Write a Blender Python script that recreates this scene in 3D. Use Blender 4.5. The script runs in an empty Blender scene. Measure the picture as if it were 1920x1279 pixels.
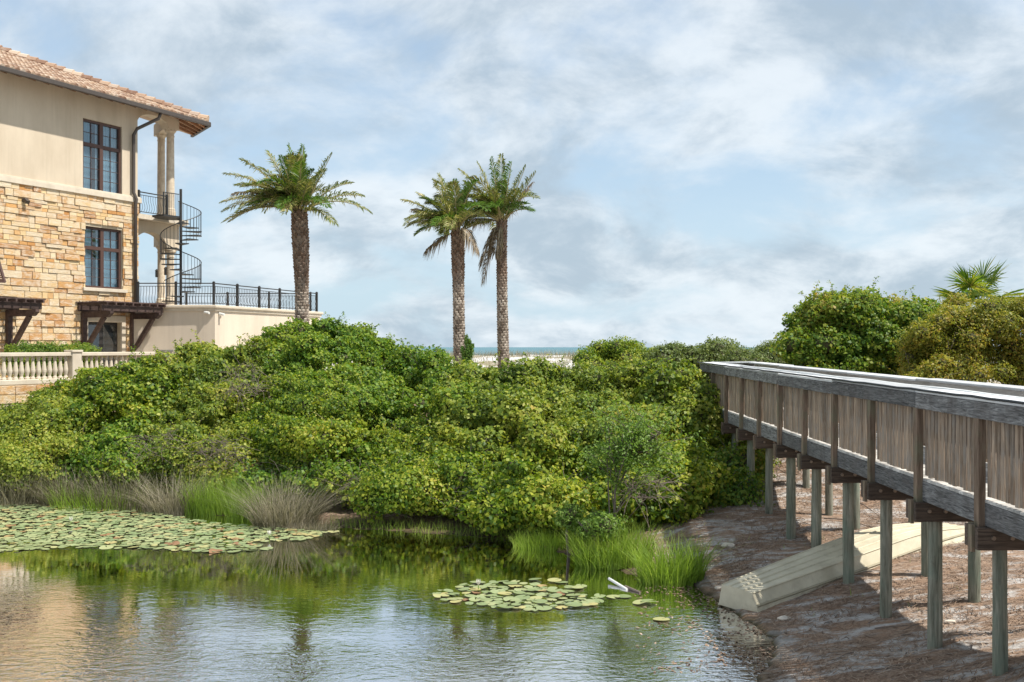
import bpy, bmesh, math, random
import numpy as np
from mathutils import Vector, Matrix, noise as mnoise

rnd = random.Random(7)
rng = np.random.default_rng(11)
R = math.radians
SC = bpy.context.scene
COL = SC.collection

# ------------------------------------------------------------------ camera, sky, sun, exposure
F = 1867.0            # focal length in photo pixels (35 mm on a 36 mm wide frame)
ZC = 4.5              # eye height above the pond
cam_d = bpy.data.cameras.new('camera'); cam = bpy.data.objects.new('camera', cam_d); COL.objects.link(cam)
cam.location = (0, 0, ZC); cam.rotation_euler = (R(90), 0, 0)
cam_d.sensor_width = 36.0; cam_d.lens = F / 1920 * 36.0
cam_d.shift_y = 11.5 / 1920
cam_d.clip_start = 0.1; cam_d.clip_end = 60000
SC.camera = cam

SUN_AZ = (0.93, -0.37)          # horizontal direction towards the sun
SUN_EL = R(57)
world = bpy.data.worlds.new('World'); SC.world = world; world.use_nodes = True
wn = world.node_tree.nodes; wl = world.node_tree.links
bg = wn['Background']; bg.inputs['Strength'].default_value = 0.10
sky = wn.new('ShaderNodeTexSky'); sky.sky_type = 'NISHITA'; sky.sun_disc = False
sky.sun_elevation = SUN_EL; sky.sun_rotation = math.atan2(SUN_AZ[0], SUN_AZ[1])
sky.air_density = 1.0; sky.dust_density = 0.6; sky.ozone_density = 1.5
def wmath(op, a, b=None, clamp=False):
    m = wn.new('ShaderNodeMath'); m.operation = op; m.use_clamp = clamp
    for i, x in enumerate((a, b)):
        if x is None: continue
        if isinstance(x, (int, float)): m.inputs[i].default_value = x
        else: wl.new(x, m.inputs[i])
    return m.outputs[0]
def wramp(x, stops, interp='EASE'):
    r = wn.new('ShaderNodeValToRGB'); r.color_ramp.interpolation = interp
    els = r.color_ramp.elements
    while len(els) < len(stops): els.new(0.5)
    for e, (p, c) in zip(els, stops):
        e.position = p; e.color = (c, c, c, 1) if isinstance(c, (int, float)) else (*c, 1)
    wl.new(x, r.inputs[0]); return r.outputs[0]
def wmix(f, a, b):
    m = wn.new('ShaderNodeMix'); m.data_type = 'RGBA'
    wl.new(f, m.inputs[0])
    for k, x in ((6, a), (7, b)):
        if isinstance(x, tuple): m.inputs[k].default_value = (*x, 1)
        else: wl.new(x, m.inputs[k])
    return m.outputs[2]
tc = wn.new('ShaderNodeTexCoord'); sp = wn.new('ShaderNodeSeparateXYZ'); wl.new(tc.outputs['Generated'], sp.inputs[0])
zc_ = wmath('ADD', wmath('MAXIMUM', sp.outputs[2], 0.0), 0.42)
cx = wmath('DIVIDE', sp.outputs[0], zc_); cy = wmath('DIVIDE', sp.outputs[1], zc_)
cb = wn.new('ShaderNodeCombineXYZ'); wl.new(cx, cb.inputs[0]); wl.new(cy, cb.inputs[1])
def wnoise(scale, detail, rough, off, vec=None, dist=0.0):
    mp = wn.new('ShaderNodeMapping'); wl.new(vec or cb.outputs[0], mp.inputs[0]); mp.inputs['Location'].default_value = off
    n = wn.new('ShaderNodeTexNoise'); wl.new(mp.outputs[0], n.inputs['Vector'])
    n.inputs['Scale'].default_value = scale; n.inputs['Detail'].default_value = detail
    n.inputs['Roughness'].default_value = rough; n.inputs['Distortion'].default_value = dist
    return n.outputs[0]
n_cum = wnoise(2.7, 9, 0.56, (3.1, 7.4, 0), dist=0.25)      # cumulus sheet
n_cir = wnoise(1.3, 5, 0.5, (9.3, 1.7, 2), dist=0.6)       # thin veil
n_shd = wnoise(4.0, 9, 0.6, (3.28, 7.25, 0.15), dist=0.25)  # shading of the cloud bases
m_cum = wramp(n_cum, [(0.34, 0.0), (0.55, 1.0)])
m_cir = wramp(n_cir, [(0.30, 0.2), (0.70, 0.85)])
haze_f = wramp(sp.outputs[2], [(0.0, 0.95), (0.16, 0.5), (0.40, 0.2)], 'LINEAR')
base_sky = wmix(haze_f, sky.outputs[0], (3.4, 4.55, 5.4))
veil = wmix(wmath('MULTIPLY', m_cir, 0.36), base_sky, (4.3, 5.15, 5.9))
cloud_col = wmix(wramp(n_shd, [(0.36, 0.0), (0.64, 1.0)]), (2.9, 3.55, 4.15), (5.6, 6.0, 6.3))
full = wmix(wmath('MULTIPLY', m_cum, 0.82), veil, cloud_col)
wl.new(full, bg.inputs['Color'])

sun_d = bpy.data.lights.new('sun', 'SUN'); sun = bpy.data.objects.new('sun', sun_d); COL.objects.link(sun)
sun_d.energy = 3.9; sun_d.angle = R(0.9); sun_d.color = (1.0, 0.95, 0.87)
sv = Vector((SUN_AZ[0] * math.cos(SUN_EL), SUN_AZ[1] * math.cos(SUN_EL), math.sin(SUN_EL))).normalized()
sun.location = sv * 60; sun.rotation_euler = sv.to_track_quat('Z', 'Y').to_euler()

vs = SC.view_settings; vs.view_transform = 'Standard'; vs.look = 'None'; vs.exposure = 0.68; vs.gamma = 1.0
vs.use_curve_mapping = False

# ------------------------------------------------------------------ helpers
def P(u, v, d):
    """photo pixel at a known distance d -> world point"""
    return Vector(((u - 960) / F * d, d, ZC - (v - 651) / F * d))
def G(u, v, z=0.0):
    """photo pixel that lies on a level z"""
    return P(u, v, (ZC - z) * F / (v - 651))

OFF = {}
def tag(o, label=None, cat=None, group=None, kind=None):
    if label: o['label'] = label
    if cat: o['category'] = cat
    if group: o['group'] = group
    if kind: o['kind'] = kind
    return o
def thing(name, label, cat, loc=(0, 0, 0), group=None):
    o = bpy.data.objects.new(name, None); COL.objects.link(o); o.empty_display_size = 0.2
    o.location = loc; OFF[o.name] = Vector(loc)
    return tag(o, label, cat, group)
def link(name, me, mat, parent=None, loc=None, smooth=False):
    o = bpy.data.objects.new(name, me); COL.objects.link(o)
    if mat is not None and not me.materials: me.materials.append(mat)
    if parent is not None: o.parent = parent
    if loc is not None: o.location = loc
    if smooth: me.polygons.foreach_set('use_smooth', [True] * len(me.polygons))
    return o

class MB:
    """collects boxes, beams, tubes and sheets (world coordinates) for ONE mesh object"""
    def __init__(s): s.v = []; s.f = []
    def add(s, vs_, fs_):
        n = len(s.v); s.v += [tuple(p) for p in vs_]; s.f += [tuple(i + n for i in f) for f in fs_]
    def obox(s, c, ax, ay, az):
        c = Vector(c); ax, ay, az = Vector(ax), Vector(ay), Vector(az)
        vs_ = [c + ax * i + ay * j + az * k for k in (-1, 1) for j in (-1, 1) for i in (-1, 1)]
        s.add(vs_, [(0, 2, 3, 1), (4, 5, 7, 6), (0, 1, 5, 4), (2, 6, 7, 3), (0, 4, 6, 2), (1, 3, 7, 5)])
    def box(s, x0, x1, y0, y1, z0, z1):
        s.obox(((x0 + x1) / 2, (y0 + y1) / 2, (z0 + z1) / 2), ((x1 - x0) / 2, 0, 0), (0, (y1 - y0) / 2, 0), (0, 0, (z1 - z0) / 2))
    def beam(s, p0, p1, w, h, up=(0, 0, 1)):
        p0, p1, up = Vector(p0), Vector(p1), Vector(up)
        d = (p1 - p0); L = d.length; d.normalize()
        sx = d.cross(up).normalized(); uz = sx.cross(d).normalized()
        s.obox((p0 + p1) / 2, d * (L / 2), sx * (w / 2), uz * (h / 2))
    def tube(s, pts, r, n=8, cap=True):
        pts = [Vector(p) for p in pts]; rr = r if hasattr(r, '__len__') else [r] * len(pts)
        prev = None; rings = []
        for i, p in enumerate(pts):
            d = (pts[min(i + 1, len(pts) - 1)] - pts[max(i - 1, 0)]).normalized()
            if prev is None:
                ref = Vector((0, 0, 1)) if abs(d.z) < 0.9 else Vector((1, 0, 0))
                x = d.cross(ref).normalized()
            else:
                x = (prev - d * prev.dot(d)).normalized()
            prev = x; y = d.cross(x)
            rings.append([p + (x * math.cos(2 * math.pi * k / n) + y * math.sin(2 * math.pi * k / n)) * rr[i] for k in range(n)])
        vs_ = [q for ring in rings for q in ring]; fs_ = []
        for i in range(len(pts) - 1):
            for k in range(n):
                a = i * n + k; b = i * n + (k + 1) % n
                fs_.append((a, b, b + n, a + n))
        if cap:
            fs_.append(tuple(reversed(range(n)))); m = (len(pts) - 1) * n
            fs_.append(tuple(m + k for k in range(n)))
        s.add(vs_, fs_)
    def lathe(s, c, prof, n=16):
        """prof: list of (r, z) from bottom to top round a vertical axis through c"""
        c = Vector(c); vs_ = []; fs_ = []
        for r, z in prof:
            vs_ += [c + Vector((r * math.cos(2 * math.pi * k / n), r * math.sin(2 * math.pi * k / n), z)) for k in range(n)]
        for i in range(len(prof) - 1):
            for k in range(n):
                a = i * n + k; b = i * n + (k + 1) % n
                fs_.append((a, b, b + n, a + n))
        fs_.append(tuple(reversed(range(n)))); m = (len(prof) - 1) * n
        fs_.append(tuple(m + k for k in range(n)))
        s.add(vs_, fs_)
    def prism(s, poly, ext):
        """polygon (world points) extruded by the vector ext"""
        ext = Vector(ext); n = len(poly); poly = [Vector(p) for p in poly]
        s.add(poly + [p + ext for p in poly],
              [tuple(reversed(range(n))), tuple(range(n, 2 * n))] + [(i, (i + 1) % n, n + (i + 1) % n, n + i) for i in range(n)])
    def build(s, name, mat, parent=None, smooth=False, bevel=0.0):
        off = OFF.get(root_of(parent).name, Vector((0, 0, 0))) if parent is not None else Vector((0, 0, 0))
        me = bpy.data.meshes.new(name)
        me.from_pydata([(x - off.x, y - off.y, z - off.z) for x, y, z in s.v], [], s.f)
        bm = bmesh.new(); bm.from_mesh(me); bmesh.ops.recalc_face_normals(bm, faces=bm.faces)
        if bevel > 0: bmesh.ops.bevel(bm, geom=bm.edges[:], offset=bevel, segments=1, affect='EDGES', clamp_overlap=True)
        bm.to_mesh(me); bm.free()
        return link(name, me, mat, parent, None, smooth)
def root_of(o):
    while o.parent is not None: o = o.parent
    return o
def inst(name, me, parent, loc, rot=None, scale=None, mat=None):
    """object that shares mesh data, placed at a world location"""
    o = bpy.data.objects.new(name, me); COL.objects.link(o)
    if mat is not None and not me.materials: me.materials.append(mat)
    if parent is not None:
        o.parent = parent; loc = Vector(loc) - OFF.get(root_of(parent).name, Vector((0, 0, 0)))
    o.location = loc
    if rot is not None: o.rotation_euler = rot
    if scale is not None: o.scale = scale
    return o
def np_mesh(name, verts, quads, mat, parent=None, kind=None, smooth=False):
    off = OFF.get(root_of(parent).name, Vector((0, 0, 0))) if parent is not None else Vector((0, 0, 0))
    verts = np.asarray(verts, dtype=np.float32).reshape(-1, 3) - np.array(off, dtype=np.float32)
    quads = np.asarray(quads, dtype=np.int32); k = quads.shape[1]
    me = bpy.data.meshes.new(name)
    me.vertices.add(len(verts)); me.vertices.foreach_set('co', verts.ravel())
    me.loops.add(quads.size); me.loops.foreach_set('vertex_index', quads.ravel())
    me.polygons.add(len(quads)); me.polygons.foreach_set('loop_start', np.arange(0, quads.size, k, dtype=np.int32))
    me.update(calc_edges=True)
    o = link(name, me, mat, parent, None, smooth)
    if kind: o['kind'] = kind
    return o
def nrmz(a): return a / np.maximum(np.linalg.norm(a, axis=-1, keepdims=True), 1e-9)

# ------------------------------------------------------------------ materials
MATS = {}
class NT:
    def __init__(s, name):
        s.m = bpy.data.materials.new(name); s.m.use_nodes = True
        s.n = s.m.node_tree.nodes; s.l = s.m.node_tree.links
        s.b = s.n['Principled BSDF']; s.out = s.n['Material Output']; MATS[name] = s.m
    def new(s, t, **kw):
        x = s.n.new(t)
        for k, v in kw.items(): setattr(x, k, v)
        return x
    def put(s, sock, val):
        if isinstance(val, (int, float)): sock.default_value = val
        elif isinstance(val, tuple): sock.default_value = (*val, 1) if (len(val) == 3 and len(sock.default_value) == 4) else val
        else: s.l.new(val, sock)
    def coords(s, which='Object', scale=(1, 1, 1), rand=False):
        t = s.new('ShaderNodeTexCoord'); v = t.outputs[which]
        if rand:
            oi = s.new('ShaderNodeObjectInfo'); mul = s.new('ShaderNodeMath', operation='MULTIPLY'); mul.inputs[1].default_value = 57.0
            s.l.new(oi.outputs['Random'], mul.inputs[0])
            a = s.new('ShaderNodeVectorMath', operation='ADD'); s.l.new(v, a.inputs[0]); s.l.new(mul.outputs[0], a.inputs[1]); v = a.outputs[0]
        mp = s.new('ShaderNodeMapping'); mp.inputs['Scale'].default_value = scale; s.l.new(v, mp.inputs[0]); return mp.outputs[0]
    def noise(s, vec, scale, detail=4, rough=0.55, dist=0.0):
        n = s.new('ShaderNodeTexNoise'); s.l.new(vec, n.inputs['Vector'])
        n.inputs['Scale'].default_value = scale; n.inputs['Detail'].default_value = detail
        n.inputs['Roughness'].default_value = rough; n.inputs['Distortion'].default_value = dist
        return n.outputs[0]
    def ramp(s, x, stops, interp='LINEAR'):
        r = s.new('ShaderNodeValToRGB'); r.color_ramp.interpolation = interp; els = r.color_ramp.elements
        while len(els) < len(stops): els.new(0.5)
        for e, (p, c) in zip(els, stops):
            e.position = p; e.color = (c, c, c, 1) if isinstance(c, (int, float)) else (*c, 1)
        s.l.new(x, r.inputs[0]); return r.outputs[0]
    def mix(s, f, a, b, blend='MIX'):
        m = s.new('ShaderNodeMix', data_type='RGBA', blend_type=blend); s.put(m.inputs[0], f); s.put(m.inputs[6], a); s.put(m.inputs[7], b)
        return m.outputs[2]
    def math(s, op, a, b=0.0):
        m = s.new('ShaderNodeMath', operation=op); s.put(m.inputs[0], a); s.put(m.inputs[1], b); return m.outputs[0]
    def bump(s, h, strength=0.3, dist=0.02):
        b = s.new('ShaderNodeBump'); b.inputs['Strength'].default_value = strength; b.inputs['Distance'].default_value = dist
        s.l.new(h, b.inputs['Height']); s.l.new(b.outputs[0], s.b.inputs['Normal']); return b.outputs[0]
    def base(s, c, rough=0.7, spec=None, metal=None):
        s.put(s.b.inputs['Base Color'], c); s.put(s.b.inputs['Roughness'], rough)
        if spec is not None: s.put(s.b.inputs['Specular IOR Level'], spec)
        if metal is not None: s.put(s.b.inputs['Metallic'], metal)
        return s.m

def m_mottled(name, c0, c1, scale=2.0, rough=0.8, bump=0.25, fine=40, which='Object', rand=False, stretch=(1, 1, 1), spec=0.3):
    t = NT(name); v = t.coords(which, stretch, rand)
    col = t.ramp(t.noise(v, scale, 6, 0.6), [(0.3, c0), (0.7, c1)])
    if 'stucco' in name or 'trim' in name:
        vs2 = t.coords('Object', (5, 5, 0.22)); st_ = t.ramp(t.noise(vs2, 1.0, 6, 0.65), [(0.50, 0.0), (0.72, 0.25)])
        col = t.mix(st_, col, tuple(x * 0.72 for x in c0))
    if 'boat' in name:
        v3 = t.coords('Object', (1, 1, 1)); col = t.mix(t.ramp(t.noise(v3, 3.4, 8, 0.72), [(0.52, 0.0), (0.74, 0.55)]), col, (0.27, 0.23, 0.155))
    t.base(col, rough, spec); t.bump(t.noise(v, fine, 4, 0.6), bump, 0.01); return t.m
def m_wood(name, c0, c1, grain=(14, 14, 0.9), rough=0.85, tint=None, dist=0.6):
    t = NT(name); v = t.coords('Object', grain, True)
    g = t.noise(v, 2.2, 8, 0.65, dist); oi = t.new('ShaderNodeObjectInfo')
    col = t.ramp(g, [(0.36, c0), (0.64, c1)])
    var = t.ramp(oi.outputs['Random'], [(0.0, 0.6), (1.0, 1.2)])
    col = t.mix(1.0, col, var, 'MULTIPLY')
    if tint:
        v2 = t.coords('Object', (1, 1, 1), True)
        col = t.mix(t.ramp(t.noise(v2, 3.0, 5, 0.6), [(0.45, 0.0), (0.7, 0.8)]), col, tint)
    t.base(col, rough, 0.25); t.bump(g, 0.6, 0.01); return t.m
def m_leaf(name, stops, transl=0.35, rough=0.5, tcol=None, spec=0.3):
    t = NT(name); g = t.new('ShaderNodeNewGeometry')
    v = t.coords('Object')
    big = t.noise(v, 0.55, 3, 0.5)
    f = t.math('ADD', t.math('MULTIPLY', g.outputs['Random Per Island'], 0.72), t.math('MULTIPLY', t.math('SUBTRACT', big, 0.46), 1.25))
    col = t.ramp(f, stops)
    t.base(col, rough, spec)
    tr = t.new('ShaderNodeBsdfTranslucent'); t.l.new(t.mix(1.0, col, tcol or (1.5, 1.5, 0.7), 'MULTIPLY'), tr.inputs[0])
    ms = t.new('ShaderNodeMixShader'); ms.inputs[0].default_value = transl
    t.l.new(t.b.outputs[0], ms.inputs[1]); t.l.new(tr.outputs[0], ms.inputs[2]); t.l.new(ms.outputs[0], t.out.inputs[0])
    return t.m
def m_plain(name, c, rough=0.6, spec=0.4, metal=0.0):
    t = NT(name); v = t.coords('Object')
    col = t.mix(t.noise(v, 6, 5, 0.6), tuple(x * 0.78 for x in c), tuple(min(1, x * 1.15) for x in c))
    return t.base(col, rough, spec, metal)

M_STUCCO = m_mottled('stucco', (0.49, 0.405, 0.30), (0.60, 0.51, 0.39), 0.9, 0.9, 0.35, 60, stretch=(1, 1, 0.45))
M_STUCCO2 = m_mottled('terrace_stucco', (0.56, 0.47, 0.37), (0.68, 0.585, 0.47), 0.8, 0.9, 0.3, 60, stretch=(1, 1, 0.25))
M_TRIM = m_mottled('cast_stone_trim', (0.52, 0.45, 0.35), (0.64, 0.56, 0.45), 2.0, 0.85, 0.25, 50)
M_COLUMN = m_mottled('column_limestone', (0.46, 0.37, 0.27), (0.66, 0.57, 0.44), 5.0, 0.8, 0.3, 45)
M_MORTAR = m_mottled('mortar', (0.42, 0.35, 0.25), (0.55, 0.47, 0.35), 3.0, 0.95, 0.3, 50)
def m_stone():
    t = NT('facade_stone'); oi = t.new('ShaderNodeObjectInfo'); v = t.coords('Object', (1, 1, 1), True)
    col = t.ramp(oi.outputs['Random'], [(0.0, (0.60, 0.40, 0.19)), (0.25, (0.68, 0.51, 0.29)), (0.5, (0.66, 0.54, 0.37)), (0.66, (0.58, 0.33, 0.13)), (0.84, (0.46, 0.22, 0.075)), (0.92, (0.68, 0.48, 0.25)), (1.0, (0.38, 0.17, 0.06))])
    n = t.noise(v, 2.3, 6, 0.65)
    col = t.mix(t.ramp(n, [(0.42, 0.0), (0.66, 0.75)]), col, (0.70, 0.62, 0.50))
    col = t.mix(t.ramp(t.noise(v, 4.0, 5, 0.6), [(0.55, 0.0), (0.75, 0.6)]), col, (0.50, 0.27, 0.10))
    t.base(col, 0.9, 0.25); t.bump(t.noise(v, 9, 7, 0.65), 0.8, 0.05); return t.m
M_STONE = m_stone()
def m_tile():
    t = NT('clay_tile'); g = t.new('ShaderNodeNewGeometry'); v = t.coords('Object')
    col = t.ramp(g.outputs['Random Per Island'], [(0.0, (0.22, 0.125, 0.085)), (0.3, (0.38, 0.245, 0.165)), (0.6, (0.50, 0.36, 0.25)), (0.85, (0.62, 0.51, 0.40)), (1.0, (0.28, 0.18, 0.13))])
    col = t.mix(t.ramp(t.noise(v, 3, 5, 0.6), [(0.5, 0.0), (0.75, 0.5)]), col, (0.55, 0.45, 0.36))
    t.base(col, 0.85, 0.25); t.bump(t.noise(v, 30, 4), 0.2, 0.01); return t.m
M_TILE = m_tile()
M_BRONZE = m_plain('bronze_metal', (0.085, 0.07, 0.06), 0.5, 0.5, 0.3)
M_FRAME = m_plain('window_frame_brown', (0.085, 0.045, 0.035), 0.5, 0.4)
M_IRON = m_plain('wrought_iron', (0.03, 0.029, 0.028), 0.5, 0.5)
M_PERG = m_wood('pergola_wood', (0.055, 0.035, 0.03), (0.12, 0.08, 0.07), (3, 3, 3), 0.6)
M_SOFFIT = m_wood('soffit_wood', (0.22, 0.11, 0.06), (0.34, 0.18, 0.10), (5, 5, 5), 0.7)
M_DOOR = m_plain('dark_door', (0.03, 0.027, 0.026), 0.4, 0.5)
M_CURTAIN = m_mottled('curtain', (0.55, 0.57, 0.58), (0.75, 0.76, 0.76), 3.0, 0.9, 0.0, 10, stretch=(9, 9, 0.2))
def m_glass():
    t = NT('window_glass'); t.n.remove(t.b)
    lw = t.new('ShaderNodeLayerWeight'); lw.inputs[0].default_value = 0.5
    tr = t.new('ShaderNodeBsdfTransparent'); tr.inputs[0].default_value = (0.70, 0.82, 0.88, 1)
    gl = t.new('ShaderNodeBsdfGlossy'); gl.inputs['Roughness'].default_value = 0.02
    ms = t.new('ShaderNodeMixShader'); t.l.new(t.ramp(lw.outputs['Facing'], [(0.0, 0.10), (0.6, 0.2), (1.0, 0.9)]), ms.inputs[0])
    t.l.new(tr.outputs[0], ms.inputs[1]); t.l.new(gl.outputs[0], ms.inputs[2]); t.l.new(ms.outputs[0], t.out.inputs[0]); return t.m
M_GLASS = m_glass()
M_WHITE = m_plain('white_plastic', (0.75, 0.75, 0.72), 0.4)
M_PICKET = m_wood('picket_wood', (0.18, 0.13, 0.09), (0.47, 0.36, 0.265), (18, 18, 1.0), 0.9, (0.27, 0.245, 0.215))
M_POSTW = m_wood('rail_post_wood', (0.15, 0.10, 0.07), (0.36, 0.26, 0.185), (12, 12, 0.9), 0.9, (0.17, 0.17, 0.11))
M_GREYW = m_wood('grey_weathered_board', (0.055, 0.055, 0.055), (0.34, 0.335, 0.325), (11, 1.0, 11), 0.9, (0.10, 0.09, 0.085), 2.2)
M_CAPW = m_wood('sunbleached_cap_board', (0.50, 0.51, 0.52), (0.70, 0.71, 0.71), (16, 0.9, 16), 0.8)
M_DECK = m_wood('deck_plank_wood', (0.42, 0.40, 0.37), (0.62, 0.60, 0.56), (0.9, 16, 16), 0.85)
M_BENT = m_wood('cross_beam_wood', (0.065, 0.048, 0.037), (0.17, 0.125, 0.095), (1.0, 14, 14), 0.9)
def m_piling():
    t = NT('piling_wood'); v = t.coords('Object', (9, 9, 0.7), True); v2 = t.coords('Object', (2, 2, 1.0), True)
    g = t.noise(v, 2.5, 8, 0.65, 0.5)
    col = t.ramp(g, [(0.3, (0.07, 0.07, 0.05)), (0.5, (0.22, 0.215, 0.165)), (0.72, (0.40, 0.38, 0.31))])
    col = t.mix(t.ramp(t.noise(v2, 1.6, 5, 0.6), [(0.45, 0.0), (0.7, 0.75)]), col, (0.17, 0.22, 0.17))
    col = t.mix(t.ramp(t.noise(v2, 2.7, 6, 0.7), [(0.6, 0.0), (0.72, 0.7)]), col, (0.055, 0.055, 0.045))
    t.base(col, 0.9, 0.2); t.bump(g, 0.7, 0.015); return t.m
M_PILING = m_piling()
M_BOLT = m_plain('bolt_metal', (0.30, 0.24, 0.19), 0.5, 0.5, 0.7)
M_CABLE = m_plain('black_cable', (0.02, 0.02, 0.022), 0.5)
M_BOAT = m_mottled('boat_paint', (0.50, 0.45, 0.325), (0.64, 0.585, 0.44), 2.6, 0.5, 0.1, 30)
M_BOATRIB = m_mottled('boat_rib_paint', (0.30, 0.265, 0.18), (0.38, 0.34, 0.24), 2.5, 0.55, 0.1, 30)
M_PALMTRUNK = m_mottled('palm_trunk', (0.10, 0.075, 0.055), (0.24, 0.19, 0.15), 4, 0.95, 0.6, 25)
def m_boot():
    t = NT('palm_leaf_base'); g = t.new('ShaderNodeNewGeometry'); v = t.coords('Object')
    col = t.ramp(g.outputs['Random Per Island'], [(0.0, (0.14, 0.105, 0.08)), (0.5, (0.31, 0.255, 0.205)), (1.0, (0.48, 0.415, 0.345))])
    sep = t.new('ShaderNodeSeparateXYZ'); t.l.new(v, sep.inputs[0])
    young = t.ramp(t.math('MULTIPLY', sep.outputs[2], 0.1), [(0.36, 0.0), (0.46, 0.7)])
    col = t.mix(young, col, (0.15, 0.09, 0.06))
    t.base(col, 0.95, 0.2); t.bump(t.noise(v, 30, 5), 0.5, 0.01); return t.m
M_BOOT = m_boot()
M_FROND = m_leaf('palm_frond_green', [(0.0, (0.09, 0.13, 0.035)), (0.35, (0.18, 0.21, 0.06)), (0.65, (0.32, 0.30, 0.11)), (1.0, (0.54, 0.45, 0.27))], 0.25, 0.4)
M_FROND_Y = m_leaf('palm_frond_young', [(0.0, (0.06, 0.13, 0.02)), (0.6, (0.11, 0.20, 0.03)), (1.0, (0.22, 0.25, 0.06))], 0.3, 0.4)
M_FROND_D = m_leaf('palm_frond_dry', [(0.0, (0.17, 0.13, 0.09)), (0.6, (0.30, 0.24, 0.17)), (1.0, (0.44, 0.38, 0.28))], 0.15, 0.7)
M_RACHIS = m_plain('frond_stalk', (0.30, 0.25, 0.11), 0.6)
M_LEAF = m_leaf('vine_leaf', [(0.0, (0.05, 0.11, 0.012)), (0.25, (0.12, 0.205, 0.018)), (0.52, (0.245, 0.31, 0.03)), (0.8, (0.42, 0.43, 0.055)), (0.95, (0.52, 0.42, 0.10)), (1.0, (0.42, 0.20, 0.06))], 0.38)
M_LEAF_B = m_leaf('mid_green_leaf', [(0.0, (0.05, 0.12, 0.016)), (0.3, (0.115, 0.215, 0.022)), (0.62, (0.23, 0.31, 0.032)), (1.0, (0.41, 0.41, 0.06))], 0.35)
M_LEAF_C = m_leaf('pale_olive_leaf', [(0.0, (0.07, 0.125, 0.02)), (0.3, (0.165, 0.235, 0.03)), (0.62, (0.31, 0.35, 0.048)), (0.93, (0.43, 0.40, 0.08)), (1.0, (0.46, 0.26, 0.08))], 0.36)
M_LEAF_DK = m_leaf('dark_shrub_leaf', [(0.0, (0.055, 0.125, 0.018)), (0.3, (0.125, 0.215, 0.026)), (0.62, (0.26, 0.315, 0.042)), (0.9, (0.40, 0.34, 0.08)), (1.0, (0.42, 0.23, 0.08))], 0.4)
M_LEAF_OL = m_leaf('olive_shrub_leaf', [(0.0, (0.11, 0.155, 0.025)), (0.35, (0.23, 0.255, 0.04)), (0.7, (0.38, 0.33, 0.06)), (1.0, (0.50, 0.27, 0.08))], 0.42)
M_LEAF_GR = m_leaf('grey_green_leaf', [(0.0, (0.09, 0.13, 0.04)), (0.5, (0.16, 0.21, 0.06)), (1.0, (0.28, 0.31, 0.10))], 0.3)
M_LEAF_SAP = m_leaf('sapling_leaf', [(0.0, (0.10, 0.19, 0.03)), (0.5, (0.19, 0.30, 0.06)), (1.0, (0.32, 0.40, 0.11))], 0.4)
M_TWIG = m_plain('twig_bark', (0.17, 0.135, 0.11), 0.9)
M_CORE = m_mottled('darkened_core_growth', (0.05, 0.06, 0.022), (0.10, 0.085, 0.05), 6, 0.95, 0.8, 25)  # leaf and twig tones, kept dark so gaps between leaves read as shade
M_DRY = m_leaf('dry_grass', [(0.0, (0.10, 0.10, 0.05)), (0.35, (0.22, 0.20, 0.12)), (0.7, (0.42, 0.37, 0.28)), (0.9, (0.56, 0.50, 0.40)), (1.0, (0.14, 0.20, 0.06))], 0.25, 0.7, (1, 1, 0.8))
M_REED = m_leaf('reed_green', [(0.0, (0.13, 0.21, 0.03)), (0.5, (0.24, 0.36, 0.05)), (1.0, (0.38, 0.45, 0.11))], 0.4, 0.5)
M_STRAW = m_leaf('pine_straw', [(0.0, (0.14, 0.09, 0.06)), (0.5, (0.31, 0.215, 0.15)), (1.0, (0.52, 0.41, 0.31))], 0.1, 0.8, (1, 1, 1))
def m_pad():
    t = NT('lily_pad'); oi = t.new('ShaderNodeObjectInfo'); v = t.coords('Object', (1, 1, 1), True)
    col = t.ramp(oi.outputs['Random'], [(0.0, (0.19, 0.25, 0.11)), (0.5, (0.27, 0.32, 0.15)), (0.8, (0.36, 0.38, 0.18)), (0.95, (0.44, 0.39, 0.16)), (1.0, (0.40, 0.25, 0.12))])
    col = t.mix(t.ramp(t.noise(v, 5, 5, 0.65), [(0.52, 0.0), (0.78, 0.8)]), col, (0.40, 0.33, 0.12))
    t.base(col, 0.38, 0.5); t.bump(t.noise(v, 12, 3), 0.15, 0.01); return t.m
M_PAD = m_pad()
M_PADBROWN = m_mottled('withered_pad', (0.16, 0.07, 0.04), (0.32, 0.20, 0.10), 8, 0.6, 0.2, 30, rand=True)
M_PETAL = m_plain('water_lily_petal', (0.8, 0.78, 0.7), 0.5)

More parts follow.
